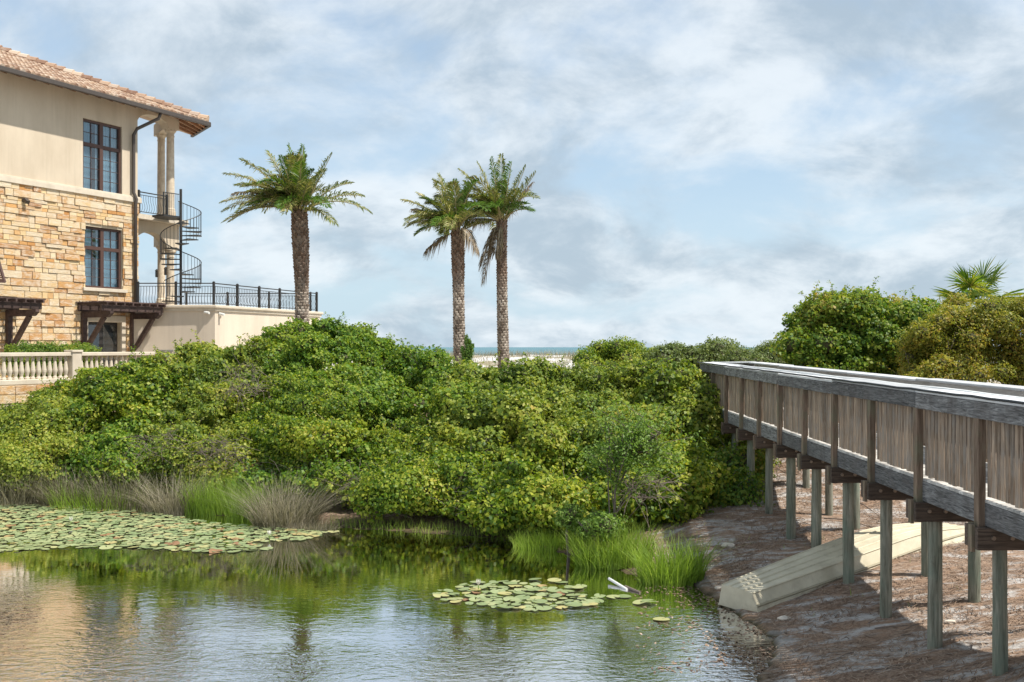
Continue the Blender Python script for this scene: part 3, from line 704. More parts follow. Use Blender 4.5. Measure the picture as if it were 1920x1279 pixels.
def railing(t, pts, h, n_post, belly=0.09, pitch=0.13):
    """wrought iron railing with belly-shaped bars along a polyline"""
    top = MB(); out_bars = []
    for a, b in zip(pts[:-1], pts[1:]):
        a, b = Vector(a), Vector(b); d = b - a; L = d.length; d.normalize(); nn = Vector((d.y, -d.x, 0)).normalized()
        r1 = MB(); r1.beam(a + UZ * h, b + UZ * h, 0.06, 0.045); r1.build('top_rail', M_IRON, t)
        r2 = MB(); r2.beam(a + UZ * 0.09, b + UZ * 0.09, 0.04, 0.03); r2.build('bottom_rail', M_IRON, t)
        r3 = MB(); r3.beam(a + UZ * (h - 0.13), b + UZ * (h - 0.13), 0.035, 0.025); r3.build('mid_rail', M_IRON, t)
        n = int(L / pitch)
        for i in range(1, n):
            p = a + d * (L * i / n)
            m = MB(); m.tube([p + UZ * 0.09, p + UZ * 0.16 + nn * belly * 0.55, p + UZ * 0.26 + nn * belly, p + UZ * 0.40 + nn * belly * 0.8, p + UZ * 0.55 + nn * belly * 0.1, p + UZ * 0.68 - nn * belly * 0.1, p + UZ * (h - 0.13)], 0.011, 4, False)
            m.build('bar', M_IRON, t)
        npst = max(1, int(round(L / n_post)))
        for i in range(npst + 1):
            if i == 0 and a != pts[0]: continue
            p = a + d * (L * i / npst); m = MB(); m.obox(p + UZ * (h / 2 + 0.02), d * 0.05, nn * 0.05, UZ * (h / 2 + 0.02)); m.lathe(p + UZ * (h + 0.038), [(0.065, 0), (0.07, 0.02), (0.03, 0.05), (0.005, 0.06)], 8); m.build('post', M_IRON, t)
def inset(p, k): q = grow(p, -k); return Vector((q.x, q.y, z_ter))
tr = thing('terrace_railing', 'black iron railing with belly bars along the front edge of the terrace', 'railing', inset(TB, 0.15))
railing(tr, [Vector((TA_.x + 0.12, YT + 0.16, z_ter)), inset(TB, 0.2), inset(TC, 0.2)], 0.98, 1.9)
tr2 = thing('terrace_railing', 'black iron railing at the far edge of the terrace, seen through the front one', 'railing', inset(TD, 0.2))
railing(tr2, [inset(TC, 0.3) + Vector((-0.25, 0.05, 0)), inset(TD, 0.2)], 0.98, 2.3, pitch=0.16)
br = thing('balcony_railing', 'black iron railing of the upper balcony beside the spiral stair', 'railing', W(0.1, z_bal, 0.0))
railing(br, [W(0.12, z_bal, -0.06), W(fu(313, -0.06), z_bal, -0.06)], 0.98, 1.6)

# spiral stair
SP = Vector(((339 - 960) / F * 45.75, 45.75, z_ter)); RS = 0.92
stair = thing('spiral_staircase', 'black iron spiral staircase from the terrace to the upper balcony', 'staircase', SP)
z_land = z_bal - 0.06
mb = MB(); mb.tube([SP, Vector((SP.x, SP.y, z_land + 1.25))], 0.06, 10); mb.build('centre_pole', M_IRON, stair)
NST = 18; DZ = (z_land - z_ter) / (NST + 1); DA = R(34)
def sp_pt(a, r, z_): return Vector((SP.x + r * math.cos(a), SP.y + r * math.sin(a), z_))
A_L = R(150)
rail_pts = []
for i in range(NST):
    zt2 = z_land - DZ * (i + 1); a = A_L - R(48) - DA * i
    pts = [sp_pt(a - DA * 0.56, 0.06, zt2), sp_pt(a - DA * 0.56, RS, zt2), sp_pt(a, RS * 1.01, zt2), sp_pt(a + DA * 0.56, RS, zt2), sp_pt(a + DA * 0.56, 0.06, zt2)]
    m = MB(); m.prism([p - UZ * 0.045 for p in pts], UZ * 0.045); m.build('tread', M_IRON, stair)
    for j, k in enumerate((-0.28, 0.0, 0.28)):
        aa = a + DA * k * 1.2; zt3 = zt2 + 0.95 - DZ * (-k * 1.2)
        m = MB(); m.tube([sp_pt(aa, RS - 0.02, zt2 - 0.03), sp_pt(aa, RS - 0.02, zt2 + 0.95 + DZ * k * 1.2)], 0.011, 5); m.build('baluster', M_IRON, stair)
    for k in (0.4, 0.1, -0.2): rail_pts.append(sp_pt(a + DA * k, RS - 0.02, zt2 + 0.95 + DZ * k))
mb = MB(); mb.tube(rail_pts, 0.022, 6); mb.build('handrail', M_IRON, stair)
bx_ = W(fu(313, -0.06) - 0.02, z_land, 0.02)
lp = [sp_pt(A_L + R(75), RS, z_land), sp_pt(A_L - R(20), RS, z_land), sp_pt(A_L - R(42), RS, z_land), sp_pt(A_L - R(42), 0.05, z_land), sp_pt(A_L + R(75), 0.05, z_land)]
m = MB(); m.prism([p - UZ * 0.08 for p in [sp_pt(R(105), RS, z_land), sp_pt(R(105), 0.05, z_land), sp_pt(R(235), 0.05, z_land), sp_pt(R(235), RS, z_land), sp_pt(R(200), RS * 1.35, z_land), sp_pt(R(150), RS * 1.5, z_land)]], UZ * 0.08); m.build('landing', M_IRON, stair)
g0 = [sp_pt(R(235), RS, z_land), sp_pt(R(235), 0.1, z_land)]
m = MB(); m.tube([p + UZ * 1.0 for p in g0], 0.022, 6)
m.build('landing_rail', M_IRON, stair)
for i in range(8):
    p = g0[0].lerp(g0[1], i / 7.5); m = MB(); m.tube([p, p + UZ * 1.0], 0.011 if i else 0.035, 5); m.build('baluster', M_IRON, stair)

# wall lamps on the columns
for q, lb in ((end_pt(1.75, 0), 'dark wall lantern on the farther loggia column'), (W(tcol, 0, OL - 0.25), 'dark wall lantern on the nearer loggia column')):
    q = Vector((q.x - 0.2, q.y - 0.08, z_ter + 1.55)); lt = thing('wall_lantern', lb, 'lantern', q)
    m = MB(); m.lathe(q, [(0.05, 0), (0.07, 0.02), (0.07, 0.3), (0.09, 0.32), (0.02, 0.4)], 8); m.build('body', M_IRON, lt)
    m = MB(); m.beam(q + Vector((0, 0, 0.34)), q + Vector((0.14, 0.05, 0.34)), 0.03, 0.03); m.build('bracket', M_IRON, lt)

# bracketed pergolas
def pergola(u0, u1, v_top, label):
    ta, tb = fu(u0), fu(u1); zt2 = fz(u1, v_top); pj = 1.75
    pg = thing('pergola', label, 'pergola', W(ta, zt2 - 2.1, 0.1))
    for tt in (ta, tb):
        m = MB(); m.obox(W(tt, zt2 - 1.25, 0.16), FA * 0.11, FN * 0.09, UZ * 0.95); m.build('wall_post', M_PERG, pg, bevel=0.01)
        m = MB(); m.prism([W(tt - 0.09, zt2 - 0.52, 0.08), W(tt - 0.09, zt2 - 0.52, pj - 0.1), W(tt - 0.09, zt2 - 0.36, pj + 0.12), W(tt - 0.09, zt2 - 0.26, pj + 0.12), W(tt - 0.09, zt2 - 0.26, 0.08)], FA * 0.18); m.build('arm', M_PERG, pg)
        m = MB(); m.beam(W(tt, zt2 - 1.95, 0.2), W(tt, zt2 - 0.5, pj - 0.35), 0.15, 0.17); m.build('brace', M_PERG, pg)
    for o_ in (0.25, pj - 0.15):
        m = MB(); m.beam(W(ta - 0.35, zt2 - 0.13, o_), W(tb + 0.35, zt2 - 0.13, o_), 0.12, 0.25); m.build('beam', M_PERG, pg, bevel=0.01)
    n = 8
    for i in range(n):
        tt = ta - 0.25 + (tb - ta + 0.5) * i / (n - 1); m = MB(); m.beam(W(tt, zt2 + 0.05, 0.06), W(tt, zt2 + 0.05, pj + 0.15), 0.07, 0.11); m.build('rafter', M_PERG, pg)
    for i in range(9):
        o_ = 0.15 + (pj - 0.1) * i / 8; m = MB(); m.beam(W(ta - 0.4, zt2 + 0.13, o_), W(tb + 0.4, zt2 + 0.13, o_), 0.06, 0.045); m.build('slat', M_PERG, pg)
pergola(153, 245, 577, 'dark brown bracketed wooden pergola over the door')
pergola(-90, 12, 569, 'dark brown bracketed wooden pergola cut by the left picture edge')

# balustrade in front of the patio
OB = 4.4
tb0, tb1 = fu(-60, OB), fu(300, OB); zb = 3.36
ball = thing('balustrade', 'cast stone balustrade with turned balusters in front of the house', 'balustrade', W(tb0, zb, OB))
ztop = ZC + (651 - 661) / F * W(fu(60, OB), 0, OB).y
mb = MB(); mb.obox(W((tb0 + tb1) / 2, ztop - 0.07, OB), FA * ((tb1 - tb0) / 2), FN * 0.17, UZ * 0.07); mb.build('top_rail', M_TRIM, ball, bevel=0.02)
mb = MB(); mb.obox(W((tb0 + tb1) / 2, ztop - 1.04, OB), FA * ((tb1 - tb0) / 2), FN * 0.16, UZ * 0.09); mb.build('plinth', M_TRIM, ball, bevel=0.02)
mb = MB(); mb.obox(W((tb0 + tb1) / 2, ztop - 1.13 - 0.45, OB), FA * ((tb1 - tb0) / 2), FN * 0.14, UZ * 0.45); mb.build('base_wall', M_MORTAR, ball)
zs_ = ztop - 1.15; k = 0
for row in range(2):
    tt = fu(-30, OB)
    while tt < fu(160, OB):
        L = rnd.choice([0.45, 0.6, 0.8]); inst('stone', me_st, ball, W(tt + L / 2, zs_ - 0.15 - 0.31 * row, OB + 0.15), (0, 0, FROT), (L - 0.02, 0.07, 0.29)); tt += L
piers = [fu(138, OB) - 4.36, fu(138, OB), fu(138, OB) + 4.36]
for tt in piers:
    m = MB(); m.obox(W(tt, ztop - 0.55, OB), FA * 0.2, FN * 0.2, UZ * 0.6); m.obox(W(tt, ztop + 0.04, OB), FA * 0.24, FN * 0.24, UZ * 0.045); m.build('pier', M_TRIM, ball, bevel=0.015)
pm = MB(); pm.lathe((0, 0, 0), [(0.10, 0), (0.10, 0.06), (0.07, 0.08), (0.06, 0.12), (0.10, 0.26), (0.105, 0.32), (0.075, 0.50), (0.055, 0.62), (0.05, 0.66), (0.075, 0.69), (0.065, 0.73), (0.09, 0.76), (0.09, 0.815)], 10)
bo = pm.build('baluster', M_TRIM, None); me_bal = bo.data; bpy.data.objects.remove(bo)
tt = piers[0] + 0.42
while tt < tb1 - 0.1:
    if min(abs(tt - q) for q in piers) > 0.28: inst('baluster', me_bal, ball, W(tt, ztop - 0.955, OB), None, (0.86, 0.86, 1))
    tt += 0.225

# ------------------------------------------------------------------ boardwalk
SPC = 1.83; D0 = 6.454 * SPC; LN = 5.49; LFAR = 7.15
DX = (978 - 960) / F; DZ_ = (651 - 638) / F
BR = Vector((DX, 1, DZ_)).normalized()
def B(lat, d, dz=0.0): return Vector((lat + DX * d, d, 2.70 + DZ_ * (d - D0) + dz))
DK0, DK1 = D0 - 5.0 * SPC, D0 + 10.2 * SPC
RAILH = 1.165
bw = thing('boardwalk', 'weathered raised wooden boardwalk with picket railings on round pilings', 'boardwalk', B(LN, DK0, -2.7))
ROTZ = -math.atan(DX); ROTX = math.atan(DZ_)
def bpart(name, lat, d0, d1, w, h, dz, mat, bev=0.006, jz=0.0):
    m = MB(); m.beam(B(lat, d0, dz), B(lat, d1, dz + jz), w, h); return m.build(name, mat, bw, bevel=bev)
ks = list(range(-5, 11))
def dk(k): return D0 + SPC * k
PRW = 0.0
nside = [k for k in ks if DK0 - 0.6 <= dk(k) <= DK1 + 0.1]
for k in nside:
    d = dk(k)
    # railing post with a thin side batten, bolted to the cross beam
    m = MB(); m.obox(B(LN - 0.055, d, 0.18), (0.045, 0, 0), (0, 0.06, 0), (0, 0, 0.78)); m.build('railing_post', M_POSTW, bw, bevel=0.006)
    m = MB(); m.obox(B(LFAR + 0.055, d, 0.18), (0.045, 0, 0), (0, 0.06, 0), (0, 0, 0.78)); m.build('railing_post', M_POSTW, bw)
    for s_ in (-1, 1):
        m = MB(); m.obox(B((LN + LFAR) / 2 + 0.0, d + s_ * 0.135, -0.445), ((LFAR - LN) / 2 + 0.16, 0, 0), (0, 0.04, 0), (0, 0, 0.13)); bt = m.build('cross_beam', M_BENT, bw, bevel=0.006)
        if s_ < 0:
            for lx in (LN + 0.02, LN + 0.24):
                m = MB(); q = B(lx, d - 0.175, -0.43); m.tube([q + Vector((0, 0.01, 0)), q - Vector((0, 0.025, 0))], 0.026, 8); m.build('bolt', M_BOLT, bt)
    m = MB(); m.obox(B(LN - 0.155, d + 0.0, -0.46), (0.02, 0, 0), (0, 0.05, 0), (0, 0, 0.16)); m.build('end_plate', M_POSTW, bw)
    for lx in (LN + 0.18, LFAR - 0.12):
        q = B(lx, d, -0.32); zb_ = hz(q.x, q.y) - 0.5; r = 0.088 + rnd.uniform(-0.006, 0.008)
        m = MB(); lean = rnd.uniform(-0.02, 0.02)
        H = q.z - zb_; n = 7
        m.tube([Vector((q.x + lean * (1 - i / n), q.y, zb_ + H * i / n)) for i in range(n + 1)], [r * (1.06 - 0.08 * i / n) + rnd.uniform(-0.003, 0.003) for i in range(n + 1)], 14)
        o = m.build('piling', M_PILING, bw, smooth=True)
# boards joining two or three bays, ends not quite in line
for s0, s1 in ((-5, -3), (-3, -1), (-1, 1), (1, 3), (3, 5), (5, 8), (8, 10)):
    a, b = dk(s0), dk(s1); j = rnd.uniform(-0.012, 0.012)
    bpart('rail_fascia', LN - 0.075 + rnd.uniform(-.004, .004), a + 0.004, b - 0.004, 0.045, 0.205, RAILH - 0.11 + j, M_GREYW, 0.006, rnd.uniform(-0.012, 0.012))
    bpart('stringer', LN + 0.0, a + 0.003, b - 0.003, 0.045, 0.27, -0.175, M_GREYW)
    bpart('stringer', LFAR, a + 0.003, b - 0.003, 0.045, 0.27, -0.175, M_GREYW)
    bpart('cap_board', LN + 0.14, a + 0.003, b - 0.003, 0.48, 0.04, RAILH + 0.015 + j, M_CAPW, 0.008, rnd.uniform(-0.01, 0.01))
    bpart('cap_board', LFAR - 0.11, a + 0.003, b - 0.003, 0.40, 0.04, RAILH + 0.03 + j, M_CAPW, 0.008)
    bpart('inner_rail_board', LFAR - 0.045, a + 0.003, b - 0.003, 0.04, 0.42, RAILH - 0.21, M_CAPW)
    bpart('inner_rail_board', LN + 0.065, a + 0.003, b - 0.003, 0.04, 0.14, RAILH - 0.09, M_GREYW)
m = MB(); m.beam(B(LN, DK1, RAILH - 0.1), B(LFAR, DK1, RAILH - 0.1), 0.05, 0.23); m.build('end_rail', M_GREYW, bw)
m = MB(); m.beam(B(LN, DK1, RAILH + 0.02), B(LFAR, DK1, RAILH + 0.05), 0.32, 0.04); m.build('cap_board', M_CAPW, bw)
pm = MB(); pm.obox((0, 0, 0.495), (0.0175, 0, 0), (0, 0.0395, 0), (0, 0, 0.495)); po = pm.build('picket', M_PICKET, None, bevel=0.004); me_pk = po.data; bpy.data.objects.remove(po)
me_pk.materials.clear(); me_pk.materials.append(M_PICKET)
far = MB(); cnt = 0
pitch = SPC / 17
d = DK0
while d < DK1:
    kk = (d - D0) / SPC
    if abs(kk - round(kk)) * SPC > 0.085:
        z_j = rnd.uniform(-0.012, 0.012)
        if cnt < 290:
            inst('picket', me_pk, bw, B(LN + 0.022 + rnd.uniform(-.003, .003), d, 0.03 + z_j), (rnd.uniform(-0.006, 0.006) + 0, rnd.uniform(-0.004, 0.004), ROTZ + rnd.uniform(-0.05, 0.05)), (1, rnd.uniform(0.93, 1.04), 0.97)); cnt += 1
        far.obox(B(LFAR - 0.005, d, 0.54), (0.0175, 0, 0), (0, 0.0425, 0), (0, 0, 0.48))
    d += pitch
tag(far.build('far_railing_pickets', M_PICKET, bw), kind='stuff')
pm = MB(); pm.obox((0, 0, 0), ((LFAR - LN) / 2 + 0.02, 0, 0), (0, 0.066, 0), (0, 0, 0.018)); po = pm.build('deck_plank', M_DECK, None, bevel=0.004); me_dp = po.data; bpy.data.objects.remove(po)
d = DK0
while d < DK1:
    inst('deck_plank', me_dp, bw, B((LN + LFAR) / 2, d, -0.018), (ROTX, 0, ROTZ)); d += 0.139
m = MB(); m.tube([B(LN - 0.11 + 0.008 * math.sin(i * 1.9), DK0 + (DK1 - DK0) * i / 60, RAILH + 0.045 + 0.006 * math.sin(i * 2.3) * math.sin(i * 0.7)) for i in range(61)], 0.017, 6)
cable = m.build('cable', M_CABLE, None); tag(cable, 'black cable running along the near rail edge of the boardwalk', 'cable')
m = MB(); m.tube([B(LN + 0.36, DK0 + (DK1 - DK0) * i / 40, RAILH + 0.03 + 0.006 * math.sin(i * 1.3)) for i in range(41)], 0.03, 8)
tag(m.build('conduit_pipe', M_WHITE, None), 'white conduit pipe lying along the near boardwalk cap', 'pipe')

# ------------------------------------------------------------------ boat lying upside down
b_st = Vector((3.86, 16.92, 0.03)); ba = Vector((0.835, 0.55, 0)).normalized(); bn = Vector((ba.y, -ba.x, 0)); BL = 6.3; rise = 0.74
bax = (ba * BL + UZ * rise).normalized(); bup = bn.cross(bax).normalized()
if bup.z < 0: bup = -bup
boat = thing('boat', 'upturned beige flat-bottomed metal boat lying on the bank under the boardwalk', 'boat', b_st)
def BP(x, y, z_): return b_st + bax * x + bn * y + bup * z_
secs = []   # x, gunwale half width, bottom half width, height of the (upturned) bottom
for i in range(15):
    k = i / 14; gw = 0.47 + 0.17 * math.sin(min(1, k * 1.5) * math.pi / 2) - 0.16 * max(0, k - 0.62) / 0.38
    bwid = 0.35 + 0.13 * math.sin(min(1, k * 1.5) * math.pi / 2) - 0.14 * max(0, k - 0.62) / 0.38
    hh = 0.37 + 0.05 * math.sin(min(1, k * 1.6) * math.pi / 2) - 0.34 * max(0, (k - 0.60) / 0.40) ** 1.8
    secs.append((BL * k, gw, bwid, hh))
m = MB(); V = []; Fc = []
for (x, gw, bw_, hh) in secs:
    prof = [(-gw, 0), (-(gw * .55 + bw_ * .45), hh * 0.45), (-bw_, hh), (-bw_ * 0.4, hh + 0.012), (bw_ * 0.4, hh + 0.012), (bw_, hh), (gw * .55 + bw_ * .45, hh * 0.45), (gw, 0)]
    V += [BP(x, y, z_) for y, z_ in prof]
for i in range(len(secs) - 1):
    for k in range(7):
        a = i * 8 + k; Fc.append((a, a + 1, a + 9, a + 8))
m.add(V, Fc); hull = m.build('hull', M_BOAT, boat)
sol = hull.modifiers.new('thick', 'SOLIDIFY'); sol.thickness = 0.012
x0 = secs[0]; x1 = secs[-1]
m = MB(); m.prism([BP(-0.012, -x0[1], -0.0), BP(-0.012, x0[1], 0), BP(-0.012, x0[2], x0[3] + 0.004), BP(-0.012, -x0[2], x0[3] + 0.004)], bax * 0.03); m.build('transom', M_BOAT, boat)
m = MB(); m.prism([BP(BL, -x1[1], 0), BP(BL, x1[1], 0), BP(BL, x1[2], x1[3] + 0.01), BP(BL, -x1[2], x1[3] + 0.01)], bax * 0.02); m.build('bow_panel', M_BOAT, boat)
for s_ in (-1, 1):
    m = MB(); m.tube([BP(x, s_ * (b_ + 0.004), hh + 0.002) for x, gw, b_, hh in secs], 0.016, 5); m.build('chine', M_BOAT, boat)
    m = MB(); m.tube([BP(x, s_ * (gw + 0.01), 0.0) for x, gw, _, _ in secs], 0.022, 6); m.build('gunwale', M_BOAT, boat)
    m = MB(); m.tube([BP(x, s_ * (gw * .56 + b_ * .44 + 0.006), hh * 0.45) for x, gw, b_, hh in secs], 0.026, 5); m.build('side_rib', M_BOATRIB, boat)
for y_ in (-0.22, 0.0, 0.22):
    m = MB(); m.tube([BP(x, y_ * b_ / 0.45, hh + 0.014) for x, gw, b_, hh in secs], 0.019, 5); m.build('bottom_rib', M_BOAT, boat)

# ------------------------------------------------------------------ foliage tools
def leaves(name, pos, nrm, size, mat, parent, wid=0.42, fold=0.12, kind=None):
    N = len(pos); nrm = nrmz(nrm); rv = rng.normal(size=(N, 3)); t = nrmz(np.cross(nrm, rv)); b = np.cross(nrm, t); s = size[:, None]
    base = pos - t * s * 0.5; tip = pos + t * s * 0.5 - nrm * s * 0.12
    l = pos - t * s * 0.08 + b * s * wid + nrm * s * fold; r = pos - t * s * 0.08 - b * s * wid + nrm * s * fold
    V = np.stack([base, r, tip, l], 1).reshape(-1, 3); Q = np.arange(N * 4).reshape(-1, 4)
    return np_mesh(name, V, Q, mat, parent, kind)
def sph(n):
    return nrmz(rng.normal(size=(n, 3)))
def lobes_to_leaves(lobes, dens, size, cull=True, up=0.45):
    """lobes: list of (centre, radius, squash) -> leaf positions, normals, sizes in a thick ragged shell"""
    Ps, Ns, Ss = [], [], []
    for c, r, sq in lobes:
        n = int(dens * r * r * 12.57); d = sph(n)
        view = nrmz(np.array([0, 0, ZC + 4]) - np.array(c)); keep = (d @ view > -0.35) | (d[:, 2] > 0.25) if cull else d[:, 2] > -2
        d = d[keep]; n = len(d)
        if n == 0: continue
        ph = rng.uniform(0, 6.28, 3)
        bumpy = 1 + 0.16 * np.sin(d[:, 0] * 5 + ph[0]) * np.sin(d[:, 1] * 5 + ph[1]) + 0.14 * np.sin(d[:, 2] * 7 + d[:, 0] * 4 + ph[2])
        rr = r * bumpy * (0.66 + 0.46 * rng.random(n) ** 0.8)
        Ps.append(np.array(c) + d * rr[:, None] * np.array([rng.uniform(0.85, 1.45), 1, sq * rng.uniform(0.8, 1.1)])); Ns.append(d + np.array([0.15, -0.1, up]) + rng.normal(size=(n, 3)) * 0.7)
        Ss.append(size * rng.uniform(0.5, 1.45, n))
    return np.concatenate(Ps), np.concatenate(Ns), np.concatenate(Ss)
_bm = bmesh.new(); bmesh.ops.create_icosphere(_bm, subdivisions=2, radius=1.0); _bm.verts.ensure_lookup_table()
ICO_V = np.array([v.co[:] for v in _bm.verts]); ICO_F = np.array([[v.index for v in f.verts] for f in _bm.faces]); _bm.free()
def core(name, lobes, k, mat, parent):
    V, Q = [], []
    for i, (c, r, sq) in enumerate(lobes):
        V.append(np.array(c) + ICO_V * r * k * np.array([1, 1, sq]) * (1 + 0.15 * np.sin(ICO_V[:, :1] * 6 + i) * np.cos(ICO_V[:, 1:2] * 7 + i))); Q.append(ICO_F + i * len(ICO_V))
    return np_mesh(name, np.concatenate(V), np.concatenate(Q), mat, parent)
def shoots(lobes, n, length, size, bias=(0, 0, 1)):
    """thin leafy shoots that stick out of the crown: stems for a mesh and leaf positions"""
    st = MB(); Ps, Ns, Ss = [], [], []
    for _ in range(n):
        c, r, sq = rnd.choice(lobes); d = Vector((rnd.gauss(0, 1), rnd.gauss(0, 0.7) - 0.2, abs(rnd.gauss(0.6, 0.7)))).normalized()
        p = Vector(c) + d * r * 0.85; dd = (d + Vector(bias) * 0.8 + Vector((rnd.gauss(0, .3), rnd.gauss(0, .3), 0))).normalized(); L = length * rnd.uniform(0.5, 1.3)
        pts = [p + dd * L * k + Vector((0.12 * L * k * k * rnd.choice([-1, 1]), 0, -0.25 * L * k * k)) for k in (0, 0.35, 0.7, 1.0)]
        st.tube(pts, [0.008, 0.007, 0.005, 0.003], 3, False)
        m_ = int(6 + L * 22)
        for i in range(m_):
            k = (i + 0.5) / m_; q = pts[min(2, int(k * 3))].lerp(pts[min(3, int(k * 3) + 1)], (k * 3) % 1)
            Ps.append(q + Vector((rnd.gauss(0, .04), rnd.gauss(0, .04), rnd.gauss(0, .03)))); Ns.append((rnd.gauss(0, .6), rnd.gauss(-0.2, .6), 0.8)); Ss.append(size * (1.1 - 0.5 * k) * rnd.uniform(0.7, 1.2))
    return st, np.array([tuple(p) for p in Ps]), np.array(Ns), np.array(Ss)
def shrub(name, label, lobes, mat, size=0.095, dens=260, group=None, n_shoot=10, shoot_len=0.5, base=None, corek=0.62, cat='shrub', stems=6, wid=0.42):
    zc = min(c[2] - r for c, r, _ in lobes); cx_ = sum(c[0] for c, _, _ in lobes) / len(lobes); cy_ = sum(c[1] for c, _, _ in lobes) / len(lobes)
    gz = hz(cx_, cy_); root = thing(name, label, cat, (cx_, cy_, gz), group)
    core('darkened_core', lobes, corek, M_CORE, root)['kind'] = 'stuff'  # opaque filler behind the leaves, shade of the crown's inside put into its colour
    a = lobes_to_leaves(lobes, dens, size)
    if n_shoot:
        st, p2, n2, s2 = shoots(lobes, n_shoot, shoot_len, size)
        tag(st.build('shoots', M_TWIG, root), kind='stuff'); a = tuple(np.concatenate(x) for x in zip(a, (p2, n2, s2)))
    tag(leaves('foliage', *a, mat, root, wid=wid), kind='stuff')
    sm = MB()
    for i in range(stems):
        c, r, _ = rnd.choice(lobes); q = Vector((cx_ + rnd.gauss(0, 0.5), cy_ + rnd.gauss(0, 0.4), 0)); q.z = hz(q.x, q.y) - 0.1
        e = Vector(c); mid = q.lerp(e, 0.5) + Vector((rnd.gauss(0, .15), rnd.gauss(0, .15), 0.1)); sm.tube([q, mid, e], [0.04, 0.03, 0.015], 5)
    tag(sm.build('stems', M_TWIG, root), kind='stuff')
    return root
def blades(name, base, height_, lean, width, mat, parent=None, kind=None, seg=4, curve=1.0):
    """grass blades: base (N,3), height (N), lean vectors (N,3 horizontal)"""
    N = len(base); side = nrmz(np.cross(lean + np.array([0.001, 0.002, 0]), np.array([0, 0, 1.0])) + rng.normal(size=(N, 3)) * 0.4)
    side[:, 2] = 0; rows = []
    for i in range(seg + 1):
        k = i / seg; p = base + np.array([0, 0, 1.0]) * (height_ * (k - 0.18 * curve * k * k * np.linalg.norm(lean, axis=1)))[:, None] + lean * (height_ * (0.35 * k + 0.65 * k ** 2.2))[:, None]
        w = (width * (1 - k * 0.92))[:, None]; rows.append(p - side * w); rows.append(p + side * w)
    V = np.stack(rows, 1).reshape(-1, 3); m_ = 2 * (seg + 1); b0 = np.arange(N)[:, None] * m_
    Q = np.concatenate([b0 + np.array([2 * i, 2 * i + 1, 2 * i + 3, 2 * i + 2]) for i in range(seg)], 0)
    return np_mesh(name, V, Q, mat, parent, kind)

# ------------------------------------------------------------------ the vine covered thicket on the far bank
prof = np.array([  # u, crest v, bottom v, front depth, crest depth
    (-260, 800, 890, 28.4, 33.0), (0, 770, 885, 28.6, 33.5), (70, 745, 885, 28.4, 33.5), (160, 703, 890, 28.2, 33.5), (300, 676, 900, 27.8, 34), (380, 648, 905, 27.3, 35), (470, 655, 910, 26.8, 35),
    (540, 614, 915, 26.2, 35.5), (620, 604, 940, 25.4, 35.5), (690, 624, 955, 25.0, 35.5), (740, 652, 965, 24.6, 35.5), (820, 668, 972, 24.2, 32), (870, 692, 975, 23.8, 30.5), (940, 700, 980, 23.4, 29.8),
    (1010, 688, 980, 23.0, 29.6), (1070, 700, 965, 22.6, 29.5), (1150, 694, 940, 22.6, 29.5), (1240, 684, 925, 22.8, 29.8), (1310, 704, 918, 23.4, 29.4), (1365, 775, 915, 24.2, 28.2), (1420, 830, 915, 25.0, 28)])
prof[:, 1] -= 9
prof[:, 2] -= 22 * np.clip((600 - prof[:, 0]) / 120, 0, 1); prof[:, 3] += 1.3 * np.clip((640 - prof[:, 0]) / 120, 0, 1)
prof[:, 2] -= 40 * np.clip((prof[:, 0] - 480) / 120, 0, 1) * np.clip((1180 - prof[:, 0]) / 120, 0, 1)
prof[:, 3] += 0.7 * np.clip((prof[:, 0] - 480) / 120, 0, 1) * np.clip((1180 - prof[:, 0]) / 120, 0, 1)
def pf(u, k): return float(np.interp(u, prof[:, 0], prof[:, k]))
seeds = [(-150, 830, 'green vine-covered shrub low at the far left, cut by the picture edge'), (60, 800, 'low green shrub mound in front of the balustrade'), (215, 720, 'green shrub rising just below the right end of the balustrade'),
         (190, 840, 'vine tangle above the dry grass at the left shore'), (370, 800, 'green shrub with bare twigs above the central dry grass'), (410, 680, 'light green shrub in front of the terrace wall'),
         (600, 640, 'tallest rounded shrub dome, below the left palm trunk'), (560, 780, 'broad green shrub in the middle of the bank under the tallest dome'), (600, 890, 'overhanging shrub just right of the dry grass clumps'),
         (760, 720, 'green shrub sloping down right of the tallest dome'), (780, 870, 'bright green shrub over the dark undercut shore in the centre'), (960, 740, 'green shrub directly below the two paired palms'),
         (960, 900, 'rounded yellow-green shrub bulging lowest over the water'), (1130, 720, 'shrub in front of the sand dune, left of the boardwalk end'), (1260, 740, 'bushy shrub touching the far end of the boardwalk'),
         (1270, 850, 'green shrub behind the slender sapling'), (1390, 860, 'shaded dark shrub beneath the boardwalk end')]
groups = {i: [] for i in range(len(seeds))}
u = -250.0
